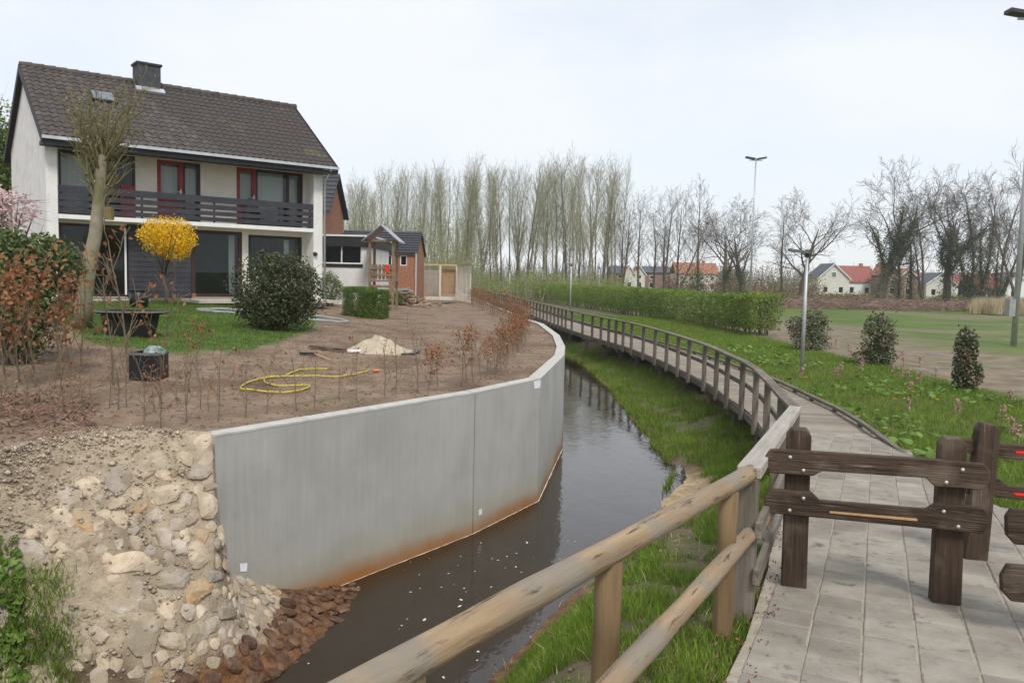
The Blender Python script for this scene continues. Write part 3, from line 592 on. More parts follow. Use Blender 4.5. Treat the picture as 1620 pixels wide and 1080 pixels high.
LEAF_HEDGE = mat('leaf_hedge', (.12, .19, .028), (.22, .30, .05), .7, .65, island=.3, trans=.3)
LEAF_DARK = mat('leaf_dark', (.035, .055, .016), (.075, .085, .03), 3, .42, island=.4, spec=.5, trans=.1, c3=(.13, .055, .03), s3=9, t3=(.6, .75))
LEAF_RHODO = mat('leaf_rhodo', (.06, .095, .025), (.13, .165, .055), 2.5, .5, island=.35, trans=.15)
LEAF_CONIFER = mat('leaf_conifer', (.045, .09, .012), (.12, .18, .028), 5, .7, island=.3)
LEAF_IVY = mat('leaf_ivy', (.04, .065, .022), (.10, .125, .05), 4, .5, island=.4, spec=.5, c3=(.15, .11, .06), s3=2, t3=(.58, .75))
LEAF_COPPER = mat('leaf_copper', (.20, .083, .036), (.37, .165, .076), 6, .65, island=.35, trans=.25)
FLOWER_Y = mat('flower_yellow', (.72, .42, .008), (.88, .60, .02), 6, .6, island=.2, trans=.25)
def cloud(lobes, n, shell=.45, clump=2.2, seed=1):     # points filling lumpy ellipsoids, denser in clumps
    r = np.random.default_rng(seed); out = []; vol = np.array([l[3]*l[4]*l[5] for l in lobes])**.7; vol /= vol.sum()
    for l, w in zip(lobes, vol):
        k = int(n*w); d = r.normal(size=(k*2, 3)); d /= np.linalg.norm(d, axis=1, keepdims=True)
        bump = fbm(d[:, 0]*2+l[0], d[:, 1]*2+d[:, 2]*1.7+l[1], clump, 3, seed); rad = (1-shell*r.random(k*2)**1.6)*(1+bump*.62)*np.where(r.random(k*2) < .04, r.uniform(1, 1.18, k*2), 1)
        p = d*rad[:, None]*np.array(l[3:6])+np.array(l[:3]); keep = r.random(k*2) < .62+bump*1.1; out.append(p[keep][:k])
    return np.concatenate(out)
def gp(px, py):                                        # photo pixel -> garden surface
    z = 1.3
    for _ in range(8): p = at(px, py, z); z = float(z_gar(np.array([p[0]]), np.array([p[1]]))[0])
    return np.array([p[0], p[1], z])
def gl(px, py):                                        # photo pixel -> low ground
    z = 0.
    for _ in range(8): p = at(px, py, z); z = float(z_low(np.array([p[0]]), np.array([p[1]]))[0])
    return np.array([p[0], p[1], z])
def bush(name, label, cat, base, lobes, n, size, m, stems=8, sm=BARK, seed=1, up=.2, asp=.55, group=None, shell=.45):
    T = thing(name, label, cat, base, group=group); r = np.random.default_rng(seed)
    link('foliage', raw('foliage', *leaves(cloud(lobes, n, shell, seed=seed), size, up, asp, r), m), T)
    if stems:
        tw = cloud(lobes, 60, .02, seed=seed+50)*1.0; ce = np.mean([l[:3] for l in lobes], 0); link('twigs', raw('twigs', *tubes(ce+(tw-ce)*.6, ce+(tw-ce)*1.13+r.normal(size=tw.shape)*.05, np.full(len(tw), .007), np.full(len(tw), .003), 3), sm), T)
        b = MB(); h = max(l[2] for l in lobes)
        for _ in range(stems):
            l = lobes[r.integers(len(lobes))]; e = np.array(l[:3])+r.normal(size=3)*np.array(l[3:6])*.4; s0 = r.normal(size=3)*.06; s0[2] = -.05; mid = (s0+e)/2+r.normal(size=3)*.06
            b.tube([s0, mid, e], [.022+.012*h, .018+.006*h, .008], 5)
        b.build('stems', sm, T, True)
    return T
def blades(pts, h, w, lean=.35, r=None):               # grass: tapered bent blade, one quad + tip triangle as quads
    r = r or rng; n = len(pts); hh = h*r.uniform(.5, 1.3, n); a = r.uniform(0, 6.28, n); l = r.normal(size=(n, 2))*lean; side = np.stack([np.cos(a), np.sin(a), 0*a], 1)*w*.5*r.uniform(.7, 1.3, (n, 1))
    top = pts+np.stack([l[:, 0]*hh, l[:, 1]*hh, hh], 1); mid = pts+np.stack([l[:, 0]*hh*.3, l[:, 1]*hh*.3, hh*.55], 1)
    v = np.stack([pts-side, pts+side, mid+side*.8, top, mid-side*.8], 1).reshape(-1, 3); i = np.arange(n)[:, None]*5
    f = np.concatenate([np.concatenate([i, i+1, i+2, i+4], 1)]); f3 = np.concatenate([i+4, i+2, i+3, i+3], 1)
    return v, f, np.concatenate([i+4, i+2, i+3], 1)
def grass_obj(name, pts, h, w, m, label, lean=.35):
    v, f4, f3 = blades(pts, h, w, lean); tri = np.concatenate([f4[:, [0, 1, 2]], f4[:, [0, 2, 3]], f3]); return stuff(link(name, raw(name, v, tri, m)), label, 'grass')
# ================================================================ HOUSE
WHITE = mat('white_brick', (.66, .65, .62), (.76, .75, .72), 3, .8, .25, 20, c3=(.56, .54, .48), s3=1.1, t3=(.55, .8), bdist=.008, dirt=((.42, .41, .36), 1, .6, .8, (3, 3, .5)))
def courses(m, h=.065, depth=.3):                     # brick coursing as fine relief
    t, p = nodes(m); g = t.nodes.new('ShaderNodeNewGeometry'); s = t.nodes.new('ShaderNodeSeparateXYZ'); t.links.new(g.outputs['Position'], s.inputs[0])
    a = t.nodes.new('ShaderNodeMath'); a.operation = 'MULTIPLY'; a.inputs[1].default_value = math.pi/h; t.links.new(s.outputs['Z'], a.inputs[0])
    b = t.nodes.new('ShaderNodeMath'); b.operation = 'SINE'; t.links.new(a.outputs[0], b.inputs[0]); c = t.nodes.new('ShaderNodeMath'); c.operation = 'ABSOLUTE'; t.links.new(b.outputs[0], c.inputs[0])
    d = t.nodes.new('ShaderNodeMath'); d.operation = 'POWER'; d.inputs[1].default_value = .25; t.links.new(c.outputs[0], d.inputs[0])
    bp = t.nodes.new('ShaderNodeBump'); bp.inputs['Strength'].default_value = depth; bp.inputs['Distance'].default_value = .012; t.links.new(d.outputs[0], bp.inputs['Height'])
    if p.inputs['Normal'].links: t.links.new(p.inputs['Normal'].links[0].from_socket, bp.inputs['Normal'])
    t.links.new(bp.outputs[0], p.inputs['Normal'])
courses(WHITE)
CREAM = mat('cream_plaster', (.60, .56, .48), (.68, .64, .56), 2, .85, .15, 25, bdist=.005); courses(CREAM, .065, .15)
BRICK = mat('brick', (.24, .10, .055), (.38, .19, .11), 8, .9, .4, 30, bdist=.01); courses(BRICK, .065, .6)
BLACKW = mat('black_boards', (.018, .018, .020), (.032, .031, .033), 5, .6, .2, 20, bdist=.004)
RAILB = mat('anthracite_boards', (.032, .032, .040), (.052, .052, .062), 4, .55, rand=.12)
TRIM = mat('white_trim', (.70, .70, .68), (.80, .80, .78), 4, .6); REDF = mat('red_frame', (.22, .018, .016), (.30, .03, .025), 5, .5)
BRNF = mat('dark_frame', (.035, .016, .014), (.055, .028, .024), 5, .5); ZINC = mat('zinc', (.45, .47, .49), (.58, .60, .62), 4, .45, metal=.4)
TILE = mat('roof_tile', (.060, .051, .046), (.108, .092, .083), 9, .85, .4, 40, rand=.2, c3=(.15, .13, .07), s3=.9, t3=(.6, .78), bdist=.006)
TILE_D = mat('dark_roof_tile', (.035, .037, .043), (.06, .062, .07), 6, .5, rand=.1)
CURT_SKY = mat('curtain_sky_tone', (.58, .58, .55), (.72, .72, .69), 1, .9, stretch=(14, 14, .3)); ROOM = mat('room_wall', (.10, .095, .085), (.15, .14, .12), 1, .9); FLOORR = mat('room_floor', (.12, .08, .05), (.18, .12, .08), 2, .6)  # curtains lightened to imitate the sky mirrored in the upper panes
def glass():
    m = bpy.data.materials.new('window_glass'); m.use_nodes = True; t = m.node_tree; t.nodes.remove(t.nodes['Principled BSDF']); o = t.nodes['Material Output']
    g = t.nodes.new('ShaderNodeBsdfGlossy'); g.inputs['Roughness'].default_value = .01; g.inputs[0].default_value = (.9, .93, .95, 1); tr = t.nodes.new('ShaderNodeBsdfTransparent'); tr.inputs[0].default_value = (.84, .88, .87, 1)
    f = t.nodes.new('ShaderNodeFresnel'); f.inputs[0].default_value = 1.33; x = t.nodes.new('ShaderNodeMixShader'); t.links.new(f.outputs[0], x.inputs[0]); t.links.new(tr.outputs[0], x.inputs[1]); t.links.new(g.outputs[0], x.inputs[2]); t.links.new(x.outputs[0], o.inputs[0]); return m
GLASS = glass()
HA = math.atan2(.629, .777); F0 = at(76, 471.5, HZ)
def holes_wall(b, x0, x1, z0, z1, y0, y1, holes):     # wall slab with real openings
    xs = sorted({x0, x1, *[h[0] for h in holes], *[h[1] for h in holes]}); zs = sorted({z0, z1, *[h[2] for h in holes], *[h[3] for h in holes]})
    for a, c in zip(xs[:-1], xs[1:]):
        run = None
        for d, e in list(zip(zs[:-1], zs[1:]))+[(None, None)]:
            solid = d is not None and not any(h[0] <= (a+c)/2 <= h[1] and h[2] <= (d+e)/2 <= h[3] for h in holes)
            if solid: run = (run[0], e) if run else (d, e)
            elif run: b.box(a, c, y0, y1, *run); run = None
    return b
def window(T, name, x0, x1, z0, z1, y, fm, fw=.07, mull=(), dep=.09, label=None, split=()):
    """frame around an opening plus one pane per light; mull = x positions of mullions"""
    f = MB(); f.box(x0, x0+fw, y, y+dep, z0, z1); f.box(x1-fw, x1, y, y+dep, z0, z1); f.box(x0+fw, x1-fw, y, y+dep, z1-fw, z1); f.box(x0+fw, x1-fw, y, y+dep, z0, z0+fw)
    ed = [x0+fw]; 
    for m_ in mull: f.box(m_-fw/2, m_+fw/2, y, y+dep, z0+fw, z1-fw); ed += [m_-fw/2, m_+fw/2]
    ed.append(x1-fw); w = f.build(name, fm, T)
    for a, c in zip(ed[::2], ed[1::2]): MB().box(a, c, y+dep*.5, y+dep*.5+.008, z0+fw, z1-fw).build('pane', GLASS, w)
    return w
def tile_mesh(name, m, w, l, amp=.026, n=8):
    b = MB(); xs = np.linspace(-w/2, w/2*1.08, n+1); z = lambda x: amp*math.cos(2*math.pi*x/w)+amp
    top0 = [(x, 0, z(x)+.030) for x in xs]; top1 = [(x, l*1.1, z(x)+.004) for x in xs]; low = [(x, .004, z(x)+.008) for x in xs]
    k = n+1; b.add(top0+top1+low, [(i, i+1, k+i+1, k+i) for i in range(n)]+[(2*k+i, 2*k+i+1, i+1, i) for i in range(n)])
    me = bpy.data.meshes.new(name); me.from_pydata(b.v, [], b.f); me.update(); me.materials.append(m); return me
def house():
    T = thing('house', 'two-storey white house with brown tiled roof and dark slatted balcony', 'house', F0, HA)
    W_, RC, ZE, ZR, YR, OV = 9.66, .8, 5.12, 7.98, 3.4, .55; D = 2*YR
    up = [(.52, 2.93, 2.76, 4.93), (3.65, 5.18, 2.76, 4.91), (6.52, 9.2, 2.76, 4.93)]; lo = [(.5, 2.62, .02, 2.5), (4.84, 6.73, .02, 2.5), (6.97, 9.17, .75, 2.42)]
    b = MB(); holes_wall(b, .34, 9.28, 0, 5.05, RC, RC+.25, up+lo+[(2.62, 4.84, 0, 2.56)]); b.build('facade_wall', CREAM, T)
    sl = (ZR-ZE)/(YR+OV); gz = lambda y: ZR-.14-abs(y-YR)*sl
    for x0, x1, nm in ((0, .34, 'gable_wall'), (9.28, W_, 'gable_wall')):
        MB().prism([(x0, y, z) for y, z in ((0, -.4), (0, gz(0)), (YR, gz(YR)), (D, gz(D)), (D, -.4))], (x1-x0, 0, 0)).build(nm, WHITE, T)
    MB().box(.34, 9.28, D-.25, D, -.3, 5).build('back_wall', WHITE, T)
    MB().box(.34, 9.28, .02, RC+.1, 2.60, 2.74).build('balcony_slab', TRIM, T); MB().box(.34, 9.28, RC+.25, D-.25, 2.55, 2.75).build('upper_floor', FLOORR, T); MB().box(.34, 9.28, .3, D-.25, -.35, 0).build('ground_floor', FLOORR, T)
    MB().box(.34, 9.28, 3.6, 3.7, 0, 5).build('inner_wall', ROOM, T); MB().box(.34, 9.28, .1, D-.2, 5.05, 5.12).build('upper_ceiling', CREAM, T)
    g = MB(); g.box(2.64, 4.82, RC-.02, RC+.2, 0, 2.56); cl = g.build('cladding', BLACKW, T)
    for k in range(14): MB().box(2.66, 4.80, RC-.05, RC-.021, .02+k*.18, .02+k*.18+.165).build('cladding_board', RAILB, cl)
    # upper doors and windows
    w = window(T, 'window', .52, 2.93, 2.76, 4.93, RC+.05, BRNF, .08, (1.55,)); MB().box(2.45, 2.93, RC+.03, RC+.06, 2.76, 3.9).build('door_panel', REDF, w)
    for x0, x1, xm, zt in ((3.65, 4.55, None, 4.91), (6.52, 7.28, None, 4.93)):
        d = window(T, 'balcony_door', x0, x1, 2.76, zt, RC+.02, REDF, .14); MB().box(x0+.14, x1-.14, RC+.03, RC+.09, 2.9, 3.6).build('door_panel', REDF, d)
        h = MB(); h.box(x1-.1, x1-.06, RC-.01, RC+.02, 3.68, 3.92); h.box(x1-.2, x1-.06, RC-.04, RC-.012, 3.8, 3.83); h.build('handle', ZINC, d)
    window(T, 'window', 4.55, 5.18, 2.76, 4.91, RC+.05, BRNF, .09); window(T, 'window', 7.28, 9.2, 2.76, 4.93, RC+.05, BRNF, .08, (8.6,))
    for x0, x1 in ((3.75, 4.45), (4.62, 5.1), (6.62, 7.2), (7.36, 8.5), (8.7, 9.1), (.62, 1.5)): MB().box(x0, x1, RC+.32, RC+.34, 2.9, 4.85).build('curtain_sky_tone', CURT_SKY, T)
    # ground-floor glazing
    w = window(T, 'sliding_door', .5, 2.62, .02, 2.5, RC+.05, BRNF, .09, (1.5,)); MB().box(2.54, 2.60, RC+.0, RC+.049, .1, 2.42).build('white_stile', TRIM, w)
    window(T, 'sliding_door', 4.84, 6.73, .02, 2.5, RC+.02, BRNF, .13); window(T, 'window', 6.97, 9.17, .75, 2.42, RC+.05, BLACKW, .10)
    MB().box(6.32, 6.55, RC+.3, RC+.33, .1, 2.4).build('curtain_sky_tone', CURT_SKY, T); MB().box(8.55, 8.75, RC+.35, RC+.38, .8, 2.3).build('curtain_sky_tone', CURT_SKY, T)
    # balcony boards
    for z0, z1 in ((3.46, 3.68), (3.22, 3.38), (3.00, 3.15), (2.79, 2.94)): MB().box(.35, 9.27, .01, .045, z0, z1).build('balcony_board', RAILB, T)
    for x in np.linspace(.45, 9.15, 8): MB().box(x-.03, x+.03, .047, .10, 2.742, 3.62).build('balcony_post', RAILB, T)
    # roof
    n = np.array([0, -(ZR-ZE), YR+OV]); n = n/np.linalg.norm(n); x0, x1 = -.16, W_+.36; ang = math.atan2(ZR-ZE, YR+OV)
    R = MB().prism([(x0, -OV, ZE), (x0, YR, ZR), (x0, D+OV, ZE), (x0, D+OV, ZE-.12), (x0, YR, ZR-.13), (x0, -OV, ZE-.12)], (x1-x0, 0, 0)).build('roof', BLACKW, T)
    for s in (-1, 1):                                     # verge boards
        x = x0-.03 if s < 0 else x1+.002
        for ya, yb in ((-OV, YR), (D+OV, YR)): MB().prism([(x, ya, ZE+.04), (x, yb, ZR+.05), (x, yb, ZR-.24), (x, ya, ZE-.22)], (.028, 0, 0)).build('verge_board', BLACKW, R)
    MB().box(x0, x1, -OV-.02, .0, ZE-.26, ZE-.125).build('fascia', BLACKW, R); gt = MB(); gt.box(x0-.02, x1+.02, -OV-.13, -OV-.022, ZE-.09, ZE+.01); gt.build('gutter', ZINC, R)
    tm = tile_mesh('roof_tile', TILE, .247, .308); rest = MB(); q = Quaternion((1, 0, 0), ang); items = []
    rows, cols = 16, 41
    for i in range(rows):
        for j in range(cols):
            u = i*.308; p = np.array([x0+.12+j*.247, -OV+math.cos(ang)*u, ZE+math.sin(ang)*u])+n*.006; items.append((i*.25+j*.35, p))
    items.sort(key=lambda t: t[0]); tv = [v.co.copy() for v in tm.vertices]; tf = [tuple(f.vertices) for f in tm.polygons]
    for k, (_, p) in enumerate(items):
        if k < 295: link('roof_tile', tm, R, p+np.array([0, 0, random.uniform(0, .006)]), q)
        else: rest.add([np.array(q @ c)+p for c in tv], tf)
    me = bpy.data.meshes.new('roof_tile_rest'); me.from_pydata(rest.v, [], rest.f); me.update(); me.materials.append(TILE); stuff(link('roof_tile_rest', me, R))
    for k in range(28):
        xa = x0+k*(x1-x0)/28; b = MB(); b.tube([(xa, YR, ZR+.02), (xa+.40, YR, ZR+.035)], [.12, .135], 10); b.build('ridge_tile', TILE, R)
    c = MB(); c.box(3.62, 4.44, YR-.42, YR+.28, ZR-.55, ZR+.66); ch = c.build('chimney', mat('slate_chimney', (.04, .043, .05), (.07, .075, .085), 6, .7, .4, 25), R)
    MB().box(3.57, 4.49, YR-.47, YR+.33, ZR+.66, ZR+.74).build('chimney_cap', BLACKW, ch); b = MB(); b.tube([(4.0, YR-.05, ZR+.74), (4.0, YR-.05, ZR+.83)], .1, 10); b.build('flue', ZINC, ch)
    MB().prism([(3.52, YR-.62, ZR-.40), (4.54, YR-.62, ZR-.40), (4.54, YR-.40, ZR-.22), (3.52, YR-.40, ZR-.22)], n*.08).build('flashing', ZINC, ch)
    y0, y1 = 1.72, 2.32; zz = lambda y: ZE+(y+OV)*sl
    k = MB().prism([(1.75, y0, zz(y0)), (2.6, y0, zz(y0)), (2.6, y1, zz(y1)), (1.75, y1, zz(y1))], n*.13).build('roof_window', BLACKW, R)
    MB().prism([(1.83, y0+.06, zz(y0+.06)), (2.52, y0+.06, zz(y0+.06)), (2.52, y1-.06, zz(y1-.06)), (1.83, y1-.06, zz(y1-.06))], n*.14).build('pane', mat('roof_glass', (.10, .12, .14), (.14, .16, .18), 2, .03, spec=.8), k)
    p = MB(); p.tube([(W_+.06, -.08, -.3), (W_+.06, -.08, 4.6), (W_+.06, -OV-.05, ZE-.1)], .045, 8); p.build('downpipe', ZINC, T, True)
    l = MB(); l.tube([(9.34, -.012, 1.75), (9.34, -.13, 1.75)], [.09, .06], 12); l.build('wall_lamp', DARK, T, True)
    MB().box(4.3, 9.6, -1.6, .78, -.12, -.02).build('terrace', mat('terrace', (.42, .38, .32), (.50, .46, .39), 3, .9), T); MB().box(.3, 3, -.6, .78, -.12, -.03).build('terrace', MATS['terrace'], T)
house()

def block(T, x0, x1, y0, y1, z0, z1, m, holes=(), nm='wall'):
    b = MB(); holes_wall(b, x0, x1, z0, z1, y0, y0+.2, holes); b.box(x0, x0+.2, y0+.2, y1, z0, z1); b.box(x1-.2, x1, y0+.2, y1, z0, z1); b.box(x0+.2, x1-.2, y1-.2, y1, z0, z1); return b.build(nm, m, T)
def gable_roof(T, x0, x1, y0, y1, ze, zr, m, axis_='x', ov=.3, nm='roof', rows=0):
    if axis_ == 'x':
        ym = (y0+y1)/2; o = MB().prism([(x0-ov, y0-ov, ze), (x0-ov, ym, zr), (x0-ov, y1+ov, ze), (x0-ov, y1+ov, ze-.12), (x0-ov, ym, zr-.14), (x0-ov, y0-ov, ze-.12)], (x1-x0+2*ov, 0, 0))
    else:
        xm = (x0+x1)/2; o = MB().prism([(x0-ov, y0-ov, ze), (xm, y0-ov, zr), (x1+ov, y0-ov, ze), (x1+ov, y0-ov, ze-.12), (xm, y0-ov, zr-.14), (x0-ov, y0-ov, ze-.12)], (0, y1-y0+2*ov, 0))
    r = o.build(nm, m, T)
    if rows and axis_ == 'x':
        ym = (y0+y1)/2; 
        for k in range(rows):
            u0, u1 = k/rows, (k+1)/rows; ya, yb = y0-ov+(ym-y0+ov)*u0, y0-ov+(ym-y0+ov)*u1; za, zb = ze+(zr-ze)*u0, ze+(zr-ze)*u1
            MB().prism([(x0-ov, ya-.02, za+.05), (x1+ov, ya-.02, za+.05), (x1+ov, yb, zb+.01), (x0-ov, yb, zb+.01)], (0, .02, -.03)).build('tile_course', m, r)
    return r
def neighbours():
    # white flat-roofed annex
    Y = 37.; p = atY(495, 455, Y); z0 = 1.35; px2x = lambda px, y=Y: float(atY(px, 420, y)[0]); zz = lambda px, py, y=Y: float(atY(px, py, y)[2])
    X0, X1 = px2x(470), px2x(583); T = thing('annex', 'low white flat-roofed annex with wide dark window beside the house', 'annex', (X0, Y, z0))
    w = X1-X0; h = zz(550, 374)-z0; a, c = px2x(508)-X0, px2x(572)-X0; s, e = zz(540, 417)-z0, zz(540, 387)-z0
    block(T, 0, w, 0, 6, -.4, h, WHITE, [(a, c, s, e)]); MB().box(-.1, w+.12, -.12, 6.1, h-.45, h).build('fascia', BLACKW, T); MB().box(-.13, w+.15, -.15, 6.1, h, h+.07).build('roof_edge', TRIM, T)
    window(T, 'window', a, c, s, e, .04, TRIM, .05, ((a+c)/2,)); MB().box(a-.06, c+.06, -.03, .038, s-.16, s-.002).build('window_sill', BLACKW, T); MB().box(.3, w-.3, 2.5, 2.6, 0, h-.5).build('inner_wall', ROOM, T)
    # brick house behind with steep roof seen past the gable
    Y = 47.; X0 = float(atY(440, 400, Y)[0]); X1 = float(atY(514, 400, Y)[0]); w = X1-X0; T = thing('brick_house', 'red brick house with dark roof partly hidden behind the white gable', 'house', (X0, Y, 1.3))
    e = float(atY(540, 335, Y)[2])-1.3; r = float(atY(510, 272, Y)[2])-1.3; block(T, 0, w, 0, 5, -.3, e, BRICK, [(w-1.05, w-.45, e-1.9, e-.5)]); window(T, 'window', w-1.05, w-.45, e-1.9, e-.5, .05, TRIM, .06)
    gable_roof(T, -1, w, 0, 5, e, r+.2, TILE_D, 'x', .3, rows=9); MB().prism([(w-.2, 0, e), (w-.2, 2.5, r), (w-.2, 5, e)], (.2, 0, 0)).build('gable', BRICK, T); MB().box(.3, w-.3, 1, 1.1, 0, e-.2).build('inner_wall', ROOM, T)
    # low brick wing with dark tiles
    Y = 50.; X0 = float(atY(535, 420, Y)[0]); X1 = float(atY(657, 420, Y)[0]); w = X1-X0; z0 = 1.25; T = thing('brick_outbuilding', 'low red brick outbuilding with dark ribbed tile roof and small window', 'outbuilding', (X0, Y, z0))
    e = float(atY(640, 400, Y)[2])-z0; r = float(atY(620, 366, Y)[2])-z0; hs = [(float(atY(q0, 410, Y)[0])-X0, float(atY(q1, 410, Y)[0])-X0, float(atY(q0, 420, Y)[2])-z0, float(atY(q0, 404, Y)[2])-z0) for q0, q1 in ((633, 644), (612, 620))]
    block(T, 0, w, 0, 5, -.4, e, BRICK, hs); gable_roof(T, 0, w, 0, 5, e, r+.15, TILE_D, 'x', .12, rows=9); MB().prism([(w-.2, 0, e), (w-.2, 2.5, r-.05), (w-.2, 5, e)], (.2, 0, 0)).build('gable', BRICK, T)
    for h in hs: window(T, 'window', *h, .03, TRIM, .05)
    MB().box(.3, w-.3, 1, 1.1, 0, e-.2).build('inner_wall', ROOM, T)
    g = MB(); g.tube([(w+.05, -.1, -.3), (w+.05, -.1, e)], .05, 8); g.build('downpipe', ZINC, T)
    # play tower
    Y = 35.5; C = atY(603, 462, Y); base = np.array([C[0], Y, 1.3]); T = thing('play_tower', 'wooden play tower with pitched roof, railings and red panel', 'play tower', base); wd_ = .5
    tw = mat('tower_wood', (.16, .11, .07), (.27, .20, .135), 5, .9); top = float(atY(603, 380, Y)[2])-1.3; apex = float(atY(603, 357, Y)[2])-1.3
    for sx in (-1, 1):
        for sy in (0, 1.2): MB().box(sx*wd_-.05, sx*wd_+.05, sy-.05, sy+.05, -.3, top).build('post', tw, T)
    for s in (-1, 1): MB().prism([(0, -.35, apex), (s*.8, -.35, top-.08), (s*.8, 1.55, top-.08), (0, 1.55, apex)], (0, 0, .035)).build('roof_board', mat('roof_sheet', (.30, .28, .33), (.42, .40, .46), 3, .5), T)
    MB().box(-.7, .7, -.04, .0, top-.06, top+.03).build('tie_beam', tw, T); MB().box(-.56, .56, -.06, 1.26, 1.02, 1.08).build('platform', tw, T)
    for z in (1.25, 1.55): MB().box(-.45, .45, -.03, .01, z, z+.1).build('rail_board', tw, T)
    for k in range(6): MB().box(-.45+k*.16, -.33+k*.16, .012, .03, 1.1, 1.75).build('baluster', tw, T)
    for z in (.2, .48, .76): MB().box(-.45, .45, -.03, .0, z, z+.12).build('rung', tw, T)
    red = mat('red_plastic', (.55, .03, .02), (.62, .05, .03), 9, .4); MB().box(-.47, -.17, -.05, -.032, .42, .8).build('red_panel', red, T); MB().box(.16, .34, -.06, -.035, 1.4, 1.75).build('steering_wheel', red, T)
    # white timber carport frame
    Y = 56.; A = atY(660, 462, Y); Bx = atY(722, 464, Y); z0 = 1.1; T = thing('timber_shed', 'half-built pale timber frame shed with brown back panels', 'shed', (A[0], Y, z0)); w = float(Bx[0]-A[0]); h = float(atY(690, 420, Y)[2])-z0
    pale = mat('pale_timber', (.58, .53, .44), (.70, .65, .56), 4, .8); tan = mat('tan_panel', (.30, .19, .10), (.40, .27, .16), 3, .8)
    for x in (0, w*.58, w): MB().box(x-.06, x+.06, 0, .12, -.1, h).build('post', pale, T)
    MB().box(-.1, w+.2, .02, .14, h, h+.1).build('roof_beam', mat('yellow_timber', (.48, .34, .16), (.58, .43, .23), 4, .8), T)
    MB().box(.1, w*.55, 2.0, 2.05, .1, h-.3).build('back_panel', mat('grey_panel', (.28, .24, .20), (.36, .32, .27), 3, .8), T); MB().box(w*.62, w-.1, .4, .45, .3, h-.15).build('back_panel', tan, T); MB().box(0, w, .13, .2, -.1, .14).build('sill_beam', pale, T)
    for k in range(11): MB().box(w+.05+k*.11, w+.10+k*.11, .1-k*.45, .14-k*.45, -.1, h+.05).build('slat', pale, T)
    MB().prism([(w, .1, h+.06), (w+.12, .1, h+.06), (w+1.4, -4.9, h+.06), (w+1.25, -4.9, h+.06)], (0, 0, .08)).build('roof_beam', MATS['yellow_timber'], T)
    for k in range(6): b = MB(); b.tube([(.2+k*.07, -.1-k*.02, -.05), (.0+k*.02+.3*(k % 3), .3, 1.3-.1*k)], .03, 5); b.build('leaning_stick', tan, T)
neighbours()
